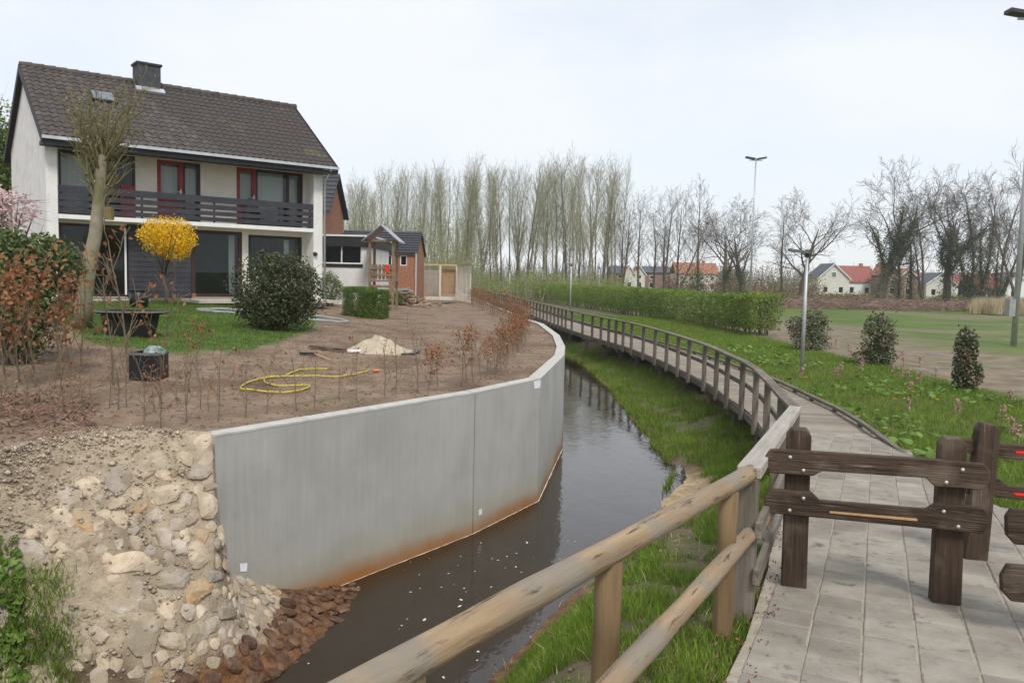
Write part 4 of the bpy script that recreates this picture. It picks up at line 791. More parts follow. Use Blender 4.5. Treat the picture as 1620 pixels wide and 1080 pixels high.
# ================================================================ GARDEN THINGS
def garden_things():
    # pollarded tree
    p = gp(132, 520); Y = p[1]; T = thing('pollarded_tree', 'tall pale pollarded tree leaning in front of the balcony', 'tree', p); W3 = lambda px, py: atY(px, py, Y)-p
    pts = [W3(x, y) for x, y in ((130, 525), (133, 470), (141, 420), (151, 370), (156, 320), (160, 270), (163, 245))]; pts[0][2] = -.1
    b = MB(); b.tube(pts, [.21, .165, .14, .125, .115, .10, .07], 12); b.build('trunk', BARK_PALE, T, True)
    moss = mat('mossy_twig', (.14, .13, .05), (.24, .215, .10), 4, .95); t = Tree(3)
    Pm = dict(seg=(6, 4, 3), taper=(.35, .4, .4), wob=(.10, .16, .2), trop=(.16, .12, .1), levels=2, rmin=.006, n=(7, 4), start=(.2, .2), ang=(.7, .7), lr=(.38, .5), rr=(.5, .55))
    for k in range(32):
        u = t.r.uniform(-.15, 1)**1 ; q = pts[4]+(pts[6]-pts[4])*u+t.r.normal(size=3)*.03; a = t.r.uniform(0, 6.28); s = t.r.uniform(.2, 1.25); t.grow(q, (math.cos(a)*s, math.sin(a)*s, 1.0), t.r.uniform(.7, 1.75)*(.75+.35*u), .03, 0, Pm)
    for k in range(10):
        q = pts[3]+(pts[5]-pts[3])*t.r.random(); a = t.r.uniform(0, 6.28); t.grow(q, (math.cos(a), math.sin(a), .5), .8, .02, 1, Pm)
    link('shoots', t.mesh('shoots', moss, .03), T); r = np.random.default_rng(2); tip = np.array(t.tips); link('buds', raw('buds', *leaves(tip[r.random(len(tip)) < .5], .045, .3), mat('bud', (.30, .27, .14), (.42, .38, .22), 5)), T)
    q = W3(166, 338); tag(MB().box(-.07, .07, -.17, -.04, -.13, .13).build('nest_box', mat('nest_box', (.13, .10, .035), (.19, .15, .06), 6), None, loc=p+q+np.array([.14, 0, 0])), 'small mossy nest box hung on the pollarded tree trunk', 'nest box')
    # forsythia
    p = gp(262, 482); Y = p[1]; T = thing('forsythia', 'round yellow flowering forsythia standard in front of dark cladding', 'shrub', p); k = Y/FPX; c = atY(265, 374, Y)-p
    link('blossom', raw('blossom', *leaves(cloud([(c[0], 0, c[2], 43*k, 40*k, 30*k), (c[0]+.25, -.1, c[2]-.4, 24*k, 22*k, 18*k)], 8500, .8, 3.8, 4), .075, 0, .45), FLOWER_Y), T)
    b = MB(); b.tube([(0, 0, -.1), (.05, 0, .4), (-.06, 0, .8), (c[0], 0, c[2]-.3)], [.075, .06, .055, .03], 8)
    for q in range(14): e = np.array([c[0], 0, c[2]])+np.random.default_rng(q).normal(size=3)*.35; b.tube([(-.03, 0, .9), tuple(e)], [.022, .008], 4)
    b.build('trunk', BARK, T, True)
    # dark evergreen
    p = gp(440, 523); k = p[1]/FPX; bush('evergreen_shrub', 'large rounded dark evergreen shrub with reddish buds before the house', 'shrub', p, [(0, 0, 62*k, 70*k, 62*k, 60*k), (-.1, 0, 40*k, 58*k, 55*k, 38*k), (.25, -.1, 76*k, 45*k, 40*k, 42*k)], 15000, .075, LEAF_DARK, 14, BARK, 5, .35)
    p = gp(520, 484); k = p[1]/FPX; bush('conifer_shrub', 'small bright green conifer shrub left of the clipped hedge block', 'shrub', p, [(0, 0, 26*k, 22*k, 22*k, 26*k)], 4500, .06, LEAF_CONIFER, 3, BARK, 6, .6)
    for a, lab in (((566, 499, 22), 'clipped green conifer hedge block, left half'), ((588, 503, 20), 'clipped green conifer hedge block, right half by the soil')):
        p = gp(a[0], a[1]); k = p[1]/FPX; w = a[2]*k; r = np.random.default_rng(a[0]); n = 15000; q = r.uniform(-1, 1, (n, 3)); ax_ = r.integers(0, 3, n); q[np.arange(n), ax_] = np.sign(q[np.arange(n), ax_])*r.uniform(.7, 1.06, n); q = q*np.array([w, w*1.6, 22*k])+np.array([0, w*.9, 22*k])
        T = thing('clipped_hedge', lab, 'hedge', p); link('foliage', raw('foliage', *leaves(q, .055, .7, .4), LEAF_CONIFER), T); b = MB(); [b.tube([(x, .2, -.1), (x, .2, .5)], .03, 5) for x in (-w*.5, 0, w*.5)]; b.build('stems', BARK, T)
    p = gp(622, 482); k = p[1]/FPX; bush('low_shrub', 'low dark green shrub beside the firewood heap', 'shrub', p, [(0, 0, 9*k, 16*k, 14*k, 11*k)], 2500, .06, LEAF_CONIFER, 3, BARK, 9)
    # left-hand rhododendron and its neighbours
    p = gp(20, 585); k = p[1]/FPX; bush('rhododendron', 'big green rhododendron filling the left edge of the garden', 'shrub', p, [(-.2, .3, 95*k, 75*k, 70*k, 95*k), (-.7, .5, 150*k, 80*k, 70*k, 80*k), (.1, .6, 160*k, 62*k, 60*k, 50*k)], 15000, .085, LEAF_RHODO, 12, BARK, 11, .3)
    p = gp(-5, 500); k = p[1]/FPX; T = bush('magnolia', 'pink flowering magnolia at the left edge beside the white gable', 'tree', p, [(.1, 0, 170*k, 62*k, 50*k, 32*k), (-.5, 0, 190*k, 55*k, 50*k, 25*k)], 1500, .10, mat('petal', (.62, .42, .42), (.80, .64, .63), 4, .6, island=.15, trans=.3), 26, BARK, 12)
    bush('dark_conifer', 'dark green conifer rising behind the left gable', 'tree', (-24.5, 38, 1.4), [(0, 0, 3.2, 2.3, 2, 3.2), (.2, 0, 6.2, 1.6, 1.5, 2.4)], 14000, .2, LEAF_CONIFER, 4, BARK, 14)
    bush('spring_tree', 'olive budding tree behind the dark conifer at far left', 'tree', (-33, 50, 1.2), [(0, 0, 8, 3.6, 3, 4.5), (1, 0, 5, 3.5, 3, 4)], 9000, .22, LEAF_PALE, 30, BARK, 15)
    # plastic pond liner tub
    p = gp(205, 533); k = p[1]/FPX; T = thing('pond_tub', 'black plastic pond tub standing on the lawn edge', 'tub', p); pl = mat('black_plastic', (.012, .012, .014), (.02, .02, .022), 5, .38)
    w = 58*k; b = MB(); n = 24; out = lambda a, s: (s*w*(1+.08*math.cos(3*a))*math.cos(a), s*w*.62*(1+.1*math.sin(2*a))*math.sin(a))
    ring = [(.62, .0), (.72, .22), (.76, .40), (1.0, .43), (1.0, .46), (.86, .47), (.72, .36), (.58, .12)]; hh = 40*k/.47
    V = [(*out(2*math.pi*i/n, s), z*hh) for s, z in ring for i in range(n)]; b.add(V, [(r*n+i, r*n+(i+1) % n, (r+1)*n+(i+1) % n, (r+1)*n+i) for r in range(len(ring)-1) for i in range(n)]+[tuple((len(ring)-1)*n+i for i in range(n))])
    b.build('shell', pl, T, True); r_ = MB(); r_.tube([(*out(2*math.pi*i/24, .98), .45*hh) for i in range(25)], .018, 6); r_.build('rim', mat('grey_plastic', (.12, .12, .14), (.17, .17, .19), 4, .4), T, True)
    p = gp(220, 487); k = p[1]/FPX; b = MB(); b.tube([(0, 0, 0), (0, 0, 28*k)], [13*k, 16*k], 16); T = thing('plant_pot', 'tall black plastic pot standing behind the pond tub', 'pot', p); b.build('body', pl, T, True); b = MB(); b.tube([(0, 0, 27*k), (0, 0, 29*k)], 16.8*k, 16); b.build('rim', pl, T, True)
    # crate with bags
    p = gp(236, 600); k = p[1]/FPX; T = thing('garden_crate', 'black square plastic crate standing on bare soil', 'crate', p); w = 22*k; h = 42*k; b = MB()
    for x0, x1, y0, y1 in ((-w, -w+.02, -w, w), (w-.02, w, -w, w), (-w+.02, w-.02, -w, -w+.02), (-w+.02, w-.02, w-.02, w)): b.box(x0, x1, y0, y1, 0, h)
    b.box(-w+.02, w-.02, -w+.02, w-.02, 0, .02); b.build('body', pl, T); r_ = MB(); e = w+.012
    for x0, x1, y0, y1 in ((-e, -w-.001, -e, e), (w+.001, e, -e, e), (-w, w, -e, -w-.001), (-w, w, w+.001, e)): r_.box(x0, x1, y0, y1, h-.03, h+.006)
    r_.build('rim', MATS['grey_plastic'], T)
    me = rock_mesh('potting_bag', mat('printed_bag', (.04, .14, .11), (.62, .68, .66), 7, .4, detail=2), 44, .7); o = link('potting_bag', me, None, p+np.array([.06, 0, h+.01])); o.scale = (w*.95, w*.8, w*.75); tag(o, 'crumpled green and white printed bag stuffed into the black crate', 'bag')
    # raised pond edge
    c0 = gp(432, 500); k = c0[1]/FPX; T = thing('pond', 'garden pond with grey rounded rim behind the evergreen shrub', 'pond', c0); b = MB(); E = [(118*k*math.cos(a), 118*k*.5*math.sin(a)) for a in np.linspace(0, 2*math.pi, 41)]; b.tube([(x, y, float(z_gar(np.array([c0[0]+x]), np.array([c0[1]+y]))[0])-c0[2]+.03) for x, y in E], .045, 7, False); b.build('rim', mat('pond_rim', (.24, .25, .26), (.33, .34, .36), 4, .5), T, True)
    b = MB(); b.prism([(x*.97, y*.97, -.16) for x, y in E[:-1]], (0, 0, .04)); b.build('pond_water', mat('pond_water', (.02, .022, .012), (.03, .03, .016), 2, .04, spec=.5), T)
    # sand heap on a sheet
    p = gp(597, 556); k = p[1]/FPX; T = thing('sand_heap', 'heap of pale builders sand on a dark sheet', 'sand heap', p); n = 46; V = []; rr = np.random.default_rng(8)
    for i in range(n):
        for j in range(n):
            x, y = (i/(n-1)*2-1), (j/(n-1)*2-1); rad = math.hypot(x, y); hgt = (.5+.5*math.cos(math.pi*min(1, rad)))*(19+4*math.cos(2*math.atan2(y, x)+1))*k+float(fbm(np.array([x*3.]), np.array([y*3.]), 1.6, 4, 4)[0])*.2*max(0, 1-rad); V.append((x*58*k, y*58*k, hgt+.025-(.06 if rad > .98 else 0)))
    f = [(i*n+j, (i+1)*n+j, (i+1)*n+j+1, i*n+j+1) for i in range(n-1) for j in range(n-1)]; MB().add(V, f).build('heap', mat('builders_sand', (.40, .33, .23), (.54, .46, .34), 9, .95, .8, 60, bdist=.02), T, True)
    MB().prism([(-66*k, -40*k, .0), (10*k, -52*k, 0), (62*k, -30*k, 0), (66*k, 30*k, 0), (-50*k, 38*k, 0)], (0, 0, .02)).build('ground_sheet', mat('dark_sheet', (.03, .03, .035), (.07, .07, .08), 4, .4), T)
    o = link('plastic_scrap', rock_mesh('plastic_scrap', mat('white_plastic', (.60, .64, .70), (.75, .78, .82), 5, .4), 71, .35), None, gp(560, 558)+np.array([0, 0, .04])); o.scale = (.2, .1, .1); tag(o, 'crumpled white plastic scrap at the foot of the sand heap', 'plastic scrap')
    a, c = gp(490, 551), gp(546, 558); tag(beam('timber_plank', a+[0, 0, .05], c+[0, 0, .06], .14, .04, WOOD_BROWN, None), 'dark brown plank lying left of the sand heap', 'plank')
    # rake
    a, c = gp(497, 563), gp(524, 574); T = thing('garden_rake', 'wooden rake lying on the bare soil', 'rake', a); d = c-a; b = MB(); b.tube([(0, 0, .05), (*d[:2], d[2]+.05)], .014, 6); b.build('handle', FRESH, T); b = MB(); b.box(-.28, .06, -.02, .02, .03, .07); b.build('rake_head', DARK, T)
    for q in range(8): MB().box(-.27+q*.04, -.262+q*.04, -.06, -.022, .0, .05).build('tine', DARK, T)
    # hose
    H_ = [(519, 586), (505, 587), (470, 589), (455, 594), (448, 600), (470, 598), (560, 597), (582, 590), (592, 588)]
    loop = [(519, 586), (490, 586), (466, 590), (452, 597), (430, 599), (405, 604), (385, 612), (382, 618), (410, 621), (455, 623), (480, 619), (489, 615), (484, 612), (440, 613), (420, 608), (420, 601), (440, 598), (500, 597), (545, 597), (570, 592), (584, 588)]
    P = np.array([gp(*q) for q in loop]); Q = resample(P[:, :2], .06); zq = z_gar(Q[:, 0], Q[:, 1])+.03; T = thing('garden_hose', 'bright yellow garden hose looped on the bare soil', 'hose', P[0]); b = MB(); b.tube([(x-P[0][0], y-P[0][1], z-P[0][2]) for (x, y), z in zip(Q, zq)], .0125, 7); b.build('tube', mat('yellow_hose', (.46, .37, .03), (.58, .49, .07), 8, .45), T, True)
    e = gp(590, 588)-P[0]; b = MB(); b.tube([e+[0, 0, .03], e+[.1, .06, .03]], .024, 8); b.build('connector', mat('orange_plastic', (.65, .14, .03), (.72, .18, .05), 6, .4), T)
    # firewood
    p = gp(645, 484); k = p[1]/FPX; T = thing('firewood_heap', 'loose heap of firewood partly under a green sheet', 'firewood', p); r = random.Random(6); fw = mat('firewood', (.18, .12, .075), (.36, .27, .19), 5, .9, rand=.3)
    for q in range(46):
        x = r.gauss(0, 16*k); y = r.gauss(0, .3); z = max(.05, 26*k*(1-abs(x)/(34*k))*r.random()); a = r.uniform(0, 3.1); l = r.uniform(.16, .3); b = MB(); b.tube([(x-l*math.cos(a), y-l*math.sin(a)*.7, z), (x+l*math.cos(a), y+l*math.sin(a)*.7, z+r.uniform(-.05, .12))], r.uniform(.04, .075), 6); b.build('split_log', fw, T)
    MB().prism([(-26*k, -.3, 22*k), (0, -.35, 24*k), (3*k, .5, 27*k), (-24*k, .5, 25*k)], (0, 0, .03)).build('green_sheet', mat('green_sheet', (.10, .17, .14), (.18, .26, .22), 4, .5), T)
    p = gp(548, 470); k = p[1]/FPX; T = thing('garden_table', 'small dark garden table in front of the white annex', 'table', p); MB().box(-30*k, 34*k, -.3, .4, 22*k, 24*k).build('table_top', DARK, T)
    for x in (-26*k, 30*k):
        for y in (-.25, .33): MB().box(x-.03, x+.03, y-.03, y+.03, 0, 22*k).build('leg', DARK, T)
garden_things()
def balcony_things():
    M = Matrix.Translation(Vector(F0)) @ Matrix.Rotation(HA, 4, 'Z')
    def put(name, b, m, x, y, z, label, cat, sm=False): o = b.build(name, m, None, sm); o.location = M @ Vector((x, y, z)); o.rotation_euler = (0, 0, HA); return tag(o, label, cat)
    b = MB(); b.add([(-.3, -.2, 0), (.3, -.2, 0), (.3, .22, 0), (-.3, .22, 0), (-.27, -.16, .62), (.27, -.16, .62), (.25, .2, .7), (-.25, .2, .7), (-.1, .0, 1.02), (.14, .02, 1.0)], [(0, 3, 2, 1), (0, 1, 5, 4), (1, 2, 6, 5), (2, 3, 7, 6), (3, 0, 4, 7), (4, 5, 9, 8), (5, 6, 9), (6, 7, 8, 9), (7, 4, 8)])
    put('covered_chair', b, mat('dark_cover', (.018, .018, .02), (.035, .035, .038), 5, .7), 6.95, .45, 2.742, 'dark covered chair peeking over the balcony by the right door', 'chair')
    me = rock_mesh('cushion', mat('blue_cloth', (.05, .14, .32), (.30, .45, .60), 4, .8, detail=2), 91, .4); o = link('cushion', me, None, M @ Vector((4.25, .42, 2.90))); o.scale = (.42, .2, .3); tag(o, 'blue and pale cushion lying on the balcony before the middle door', 'cushion')
balcony_things()

# young beech plants: a row along the wall --------------------------------------
def beeches():
    var = []
    for s in range(8):
        t = Tree(100+s); t.grow((0, 0, -.05), (.05*(s % 3-1), .04, 1), .85, .0105, 0, dict(seg=(6, 4, 3), taper=(.4, .4, .4), wob=(.07, .15, .2), trop=(.08, .06, .03), levels=2, rmin=.0028, n=(7, 3), start=(.18, .3), ang=(.65, .6), lr=(.38, .5), rr=(.5, .6)))
        tip = np.array(t.tips); r = np.random.default_rng(s); nl = (3, 18, 50, 8, 100, 28, 170, 70)[s]; c = tip[r.integers(0, len(tip), nl)]+r.normal(size=(nl, 3))*.045; c[:, 2] = np.maximum(c[:, 2], .08)
        var.append((t.mesh('stem', mat('sapling_bark', (.13, .10, .065), (.22, .18, .11), 9, .9), .5), raw('leaves', *leaves(c, .055, -.3, .6, r), LEAF_COPPER)))
    r = random.Random(9); k = 0
    def put(x, y, v, sc, label, group):
        nonlocal k
        z = float(z_gar(np.array([x]), np.array([y]))[0]); T = thing('beech_sapling', label, 'sapling', (x, y, z), r.uniform(0, 6.28), group); T.scale = (sc, sc, sc*r.uniform(.85, 1.2)); link('stem', var[v][0], T); link('leaves', var[v][1], T); k += 1
    inn = [(x-.75-.25*(y > 14), y+.30) for x, y in WC]; row = resample(inn, .33, .1, 16.5)
    for x, y in row: put(x+r.gauss(0, .06), y+r.gauss(0, .06), r.choice((0, 1, 3, 1, 5, 2, 0, 3) if y < 12 else (2, 5, 4, 7, 6)), r.uniform(.6, 1.), 'thin young beech plant in the row behind the near concrete wall', 'young beeches behind the near wall')
    row = resample(inn, .42, 16.6, 47)
    for x, y in row: put(x+r.gauss(0, .15), y+r.gauss(0, .15), r.choice((4, 7, 7, 2, 5, 4)), r.uniform(.75, 1.1), 'copper-leaved young beech in the dense row along the far wall', 'young beeches along the far wall')
    for px in np.linspace(8, 330, 19):
        p = gp(px+r.uniform(-6, 6), 655+r.uniform(-8, 8)-.02*px); put(p[0], p[1], r.choice((0, 3, 1, 0, 3)), r.uniform(.5, .85), 'bare thin beech plant in the row above the stone bank', 'young beeches above the stone bank')
    for px, py, v, sc in ((30, 605, 6, 1.75), (58, 612, 6, 1.9), (88, 600, 7, 1.6), (112, 596, 6, 1.35), (128, 590, 2, 1.5), (180, 610, 3, 1.9), (205, 590, 5, 2.1), (255, 600, 5, 1.5), (312, 580, 6, .85), (95, 625, 7, 1.1), (10, 620, 6, 1.5)):
        p = gp(px, py); put(p[0], p[1], v, sc, 'taller copper-leaved beech sapling among the shrubs at the left', 'tall beech saplings at the left')
beeches()
# ================================================================ GRASS, VERGE PLANTS, HEDGE, LAMPS
GRASS = mat('grass_blade', (.10, .175, .016), (.22, .32, .042), 1.6, .6, island=.3, trans=.35, c3=(.22, .21, .06), s3=3, t3=(.62, .8))
def scatter(n, x0, x1, y0, y1, cond, seed):
    r = np.random.default_rng(seed); x = r.uniform(x0, x1, n); y = y0+(y1-y0)*r.random(n)**1.6; k = cond(x, y); x, y = x[k], y[k]; return np.stack([x, y, z_low(x, y)-.01], 1)
def not_path(x, y):
    d, _, _ = poly_dist(x, y, PATH+[PATH[0]]); return ~inside(x, y, PATH) & (np.abs(d) > .02)
def deckdist(x, y): return poly_dist(x, y, DECK)[0]
def verge():
    r = np.random.default_rng(1)
    def bankc(x, y):
        d = poly_dist(x, y, SHORE)[0]; dd = deckdist(x, y); n = fbm(x, y, .9, 3, 44); return (CLAY(x, y) < .35) & (d > .25+.5*np.abs(n)) & not_path(x, y) & ((dd < .5) | (y < 11)) & (n > -.26) & (x < 8)
    near = scatter(300000, -2.2, 4.2, 1.5, 13, bankc, 2); near = near[fbm(near[:, 0], near[:, 1], 3.2, 4, 77) > -.11]; grass_obj('bank_grass', near, .085, .0065, GRASS, 'short green grass on the near bank below the log fence')
    far = scatter(75000, 1.5, 5.2, 12, 48, bankc, 3); far = far[fbm(far[:, 0], far[:, 1], 2.2, 4, 78) > -.15]; grass_obj('stream_bank_grass', far, .16, .013, GRASS, 'bright green grass between the stream and the boardwalk')
    def vc(x, y):
        dd = deckdist(x, y); return (dd > DW+.03) & not_path(x, y) & (x < FENCE_X+.3) & (poly_dist(x, y, SHORE)[0] > 2)
    vg = scatter(190000, 3.5, 12.3, 6, 60, vc, 4); grass_obj('verge_grass', vg, .15, .012, GRASS, 'lush green grass on the verge right of the boardwalk', .5)
    P = scatter(30000, -2, 5, 1.5, 30, lambda x, y: (poly_dist(x, y, SHORE)[0] > .02) & not_path(x, y) & ((deckdist(x, y) < .4) | (y < 11)) & (fbm(x, y, 3.2, 4, 77) < -.03), 14); stuff(link('bank_grit', raw('bank_grit', *grains(P+[0, 0, .012], np.abs(r.normal(size=len(P)))*.009+.004, 8), mat('bank_grit', (.13, .09, .055), (.33, .26, .18), 9, .95, island=.35))), 'earthy crumbs and grit in the bare patches of the stream bank', 'soil')
    q = scatter(9000, -2, 5, 1.5, 14, lambda x, y: (poly_dist(x, y, SHORE)[0] > .15) & not_path(x, y) & (deckdist(x, y) < .4) | ((y < 11) & not_path(x, y) & (poly_dist(x, y, SHORE)[0] > .2)), 15); grass_obj('dry_stalks', q, .07, .005, mat('dry_stalk', (.30, .24, .12), (.46, .38, .21), 5, .8, island=.2), 'dry straw stalks scattered through the near bank grass', .9)
    # lawn
    x = r.uniform(-17, -3, 90000); y = r.uniform(14, 32, 90000); k = inside(x, y, LAWN); x, y = x[k], y[k]; grass_obj('lawn_grass', np.stack([x, y, z_gar(x, y)-.01], 1), .06, .014, mat('lawn_blade', (.07, .12, .016), (.15, .21, .035), 1.6, .7, island=.3, trans=.3), 'mown green lawn in front of the house')
    cw = np.array([gp(q, w) for q, w in ((440, 588), (560, 578), (408, 570), (672, 497), (690, 492), (620, 560), (300, 560), (735, 520), (520, 640))]); q = np.repeat(cw, 130, 0)+r.normal(size=(len(cw)*130, 3))*np.array([.22, .3, 0]); q[:, 2] = z_gar(q[:, 0], q[:, 1])-.005; grass_obj('soil_weeds', q, .035, .008, GRASS, 'sparse green weed tufts sprouting from the bare soil', .7)
    # butterbur leaves (broad, cupped) and other weeds as ground cover
    BUR = mat('butterbur_leaf', (.10, .19, .03), (.19, .29, .06), 5, .6, island=.25, trans=.25); P = scatter(6200, 4, 12.5, 6, 34, vc, 6); n_ = fbm(P[:, 0], P[:, 1], .5, 3, 12); P = P[n_ > .05][:1000]; V = []; F = []
    for i, p in enumerate(P):
        s = r.uniform(.05, .13)*(1 if p[1] < 12 else .62); h = r.uniform(.05, .17); tl = r.normal(size=2)*.35; a0 = r.uniform(0, 6.28); o = len(V); V.append((*p[:2], p[2]+h))
        for q in range(8):
            a = a0+q*math.pi/4; e = s*(1+.12*math.sin(3*a)); V.append((p[0]+e*math.cos(a), p[1]+e*math.sin(a), p[2]+h+.25*s+e*(tl[0]*math.cos(a)+tl[1]*math.sin(a))))
        F += [(o, o+1+q, o+1+(q+1) % 8) for q in range(8)]
    stuff(link('butterbur_leaves', raw('butterbur_leaves', np.array(V), np.array(F), BUR, True)), 'broad round butterbur leaves covering the verge', 'ground cover')
    # flower spikes
    FLW = mat('butterbur_flower', (.36, .17, .17), (.55, .34, .33), 30, .8, island=.2); b = []
    spk = []
    for s in range(3):
        rr = np.random.default_rng(s); n = 90; h = rr.uniform(.05, .3, n); c = np.stack([rr.normal(size=n)*.028, rr.normal(size=n)*.028, h], 1); spk.append((raw('flower_head', *leaves(c, .035, .4, .7, rr), FLW), MB().tube([(0, 0, -.05), (0, 0, .24)], .01, 5).mesh('stalk', BUR)))
    for px, py in ((1315, 552), (1322, 549), (1342, 556), (1346, 565), (1357, 572), (1377, 566), (1427, 566), (1429, 580), (1425, 600), (1455, 580), (1480, 600), (1412, 592), (1436, 603), (1330, 590), (1322, 600), (1362, 590), (1598, 640), (1440, 625), (1454, 608), (1436, 655), (1514, 658), (1600, 690), (1585, 668), (1610, 705), (1268, 600), (1365, 580)):
        p = gl(px, py); T = thing('butterbur', 'pink butterbur flower spike standing in the grassy verge', 'flower', p, r.uniform(0, 6), 'butterbur spikes in the verge'); T.scale = (1.2,)*3; q = spk[r.integers(3)]; link('flower_head', q[0], T); link('stalk', q[1], T)
    Yh = raw('flower_head', *leaves(r.normal(size=(40, 3))*np.array([.016, .016, .006])+[0, 0, .13], .028, .6, .6), FLOWER_Y); st = MB().tube([(0, 0, -.02), (0, 0, .13)], .004, 5).mesh('stalk', BUR)
    for px, py in ((1415, 639), (1417, 630), (1430, 629), (1482, 640), (1275, 603), (1445, 627), (1203, 583)):
        p = gl(px, py); T = thing('dandelion', 'yellow dandelion flowering in the verge grass', 'flower', p, group='dandelions in the verge'); link('flower_head', Yh, T); link('stalk', st, T)
    # plants on the rubble bank foot, lower left
    pts = np.array([bank(s, v) for s, v in zip(r.uniform(6.9, 10, 1500), r.uniform(.50, 1, 1500))]); pts = pts[r.random(len(pts)) < .8]; big = np.repeat(pts, 7, 0)+r.normal(size=(len(pts)*7, 3))*.04
    grass_obj('bank_weeds', big+[0, -.03, .0], .09, .007, GRASS, 'tufts of green weeds on the earth below the stones', .6)
    pts = np.array([bank(s, v) for s, v in zip(r.uniform(7.6, 10, 800), r.uniform(.36, .9, 800))]); stuff(link('bank_leaves', raw('bank_leaves', *leaves(pts+[0, -.07, .05], .085, 0, .85), BUR)), 'leafy green weeds at the lower left corner', 'ground cover')
    # dead leaves and twigs along the paving edge
    b = scatter(2600, .5, 3.2, 3, 9, lambda x, y: (np.abs(poly_dist(x, y, PATH+[PATH[0]])[0]) < .16) & (x < 3), 8); b[:, 2] = ramp(b[:, 1])+.012; stuff(link('dead_leaves', raw('dead_leaves', *leaves(b, .03, -.1, .5), mat('dead_leaf', (.13, .05, .03), (.26, .13, .08), 9, .8, island=.3))), 'brown dead leaves littering the paving edge', 'leaf litter')
verge()
def hedge():
    A = [tuple(at(a, b_, 0)[:2]) for a, b_ in ((1205, 530), (1060, 507), (903, 482))]+[(0.6, 118)]; Q = resample(A, 1.1); T = thing('hedge', 'long fresh green hawthorn hedge beyond the boardwalk', 'hedge', (*A[0], 0)); B = np.array([*A[0], 0]); r = np.random.default_rng(3); n = normals(Q); pts = []; b = MB()
    for i, (c, m_) in enumerate(zip(Q, n)):
        k = int(1500*min(1, 40/c[1])**.8)+160; h = 1.98+r.normal()*.06; q = r.uniform(-1, 1, (k, 3)); ax_ = r.choice(3, k, p=(.12, .5, .38)); q[np.arange(k), ax_] = np.sign(q[np.arange(k), ax_])*r.uniform(.7, 1.05, k); t = np.array([-m_[1], m_[0]])
        zz = .28+(q[:, 2]*.5+.5)*(h-.28); zz = np.where(r.random(k) < .5, np.maximum(zz, .7), zz); wv = .78*(1+.25*fbm(c[0]+q[:, 0], zz*2, .8, 2, 4)); xy_ = c+t*q[:, :1]*.75+m_*(q[:, 1]*wv)[:, None]; pts.append(np.column_stack([xy_, zz+fbm(xy_[:, 0], xy_[:, 1], .9, 3, 6)*.3]))
        if i < 40:
            for _ in range(5): s = c+r.normal(size=2)*.3-B[:2]; b.tube([(*s, -.15), (*(s+r.normal(size=2)*.1), .6), (*(s+r.normal(size=2)*.25), 1.4)], [.03, .022, .01], 4)
    P = np.concatenate(pts)-B; link('foliage', raw('foliage', *leaves(P, .12, .2, .6, r), LEAF_HEDGE), T); b.build('stems', BARK, T)
hedge()
def ivy():
    for (px, py, w, h), lab in (((1282, 556, 30, 66), 'broad ivy-covered fence post behind the near lamp post'), ((1388, 580, 27, 84), 'cone-shaped ivy-covered fence post in the middle of the verge'), ((1524, 620, 19, 102), 'narrow ivy-covered fence post with brown leaves, nearest to the barriers')):
        p = gl(px, py); k = p[1]/FPX; T = thing('ivy_post', lab, 'fence post', p); rq = np.random.default_rng(px); lob = [(rq.normal()*w*k*.45, rq.normal()*w*k*.4, rq.uniform(.12, .9)*h*k, w*k*.55, w*k*.5, h*k*.17) for _ in range(7)]+[(0, 0, h*k*.5, w*k, w*k*.9, h*k*.5), (0, 0, h*k*.75, w*k*.85, w*k*.8, h*k*.26), (0, 0, h*k*.22, w*k*.95, w*k*.9, h*k*.25)]
        link('ivy', raw('ivy', *leaves(cloud(lob, 5200, .5, 2.6, px)+np.random.default_rng(px).normal(size=(1, 3))*0, .075, -.2, .8), mat('ivy_post_leaf', (.055, .075, .028), (.14, .155, .07), 4, .5, island=.45, spec=.5, c3=(.20, .14, .08), s3=2.2, t3=(.52, .66))), T); b = MB(); b.box(-.06, .06, -.06, .06, -.2, h*k*.93); b.build('post', WOOD_GREY, T)
    a, c = gl(1282, 556), gl(1524, 620); d = c-a; T = thing('wire_fence', 'thin wire fence strung between the ivy posts', 'fence', a)
    for z in (.45, .85): b = MB(); b.tube([(0, 0, z), (*(d[:2]*.5), d[2]*.5+z-.05), (*(d[:2]*1.0), d[2]+z), (*(d[:2]*1.7), d[2]+z-.04)], .005, 4); b.build('wire', METAL, T)
ivy()
def lamp(px, py, h, label, arm=-.55, d=None):
    p = gl(px, py) if d is None else np.array([atY(px, 450, d)[0], d, 0.]); T = thing('lamp_post', label, 'street lamp', p); b = MB(); b.tube([(0, 0, -.3), (0, 0, h)], [.06, .045], 12); b.build('pole', METAL, T, True)
    MB().prism([(0.03, -.09, h-.02), (arm, -.11, h+.04), (arm, .11, h+.04), (.03, .09, h-.02)], (0, 0, .07)).build('lamp_head', mat('lamp_head', (.10, .115, .11), (.15, .165, .16), 4, .5), T); MB().prism([(-.08, -.07, h-.025), (arm+.06, -.085, h+.025), (arm+.06, .085, h+.025), (-.08, .07, h-.025)], (0, 0, .012)).build('diffuser', mat('diffuser', (.55, .57, .55), (.62, .64, .62), 4, .4), T)
    b = MB(); b.tube([(0, 0, h-.12), (0, 0, h+.09)], .07, 12); b.build('collar', DARK, T, True)
lamp(1268, 592, 3.62, 'nearest grey lamp post standing right of the boardwalk'); lamp(903, 491, 3.75, 'grey lamp post in front of the hedge middle', d=66); lamp(806, 466, 3.75, 'small grey lamp post at the far left end of the hedge', d=105)
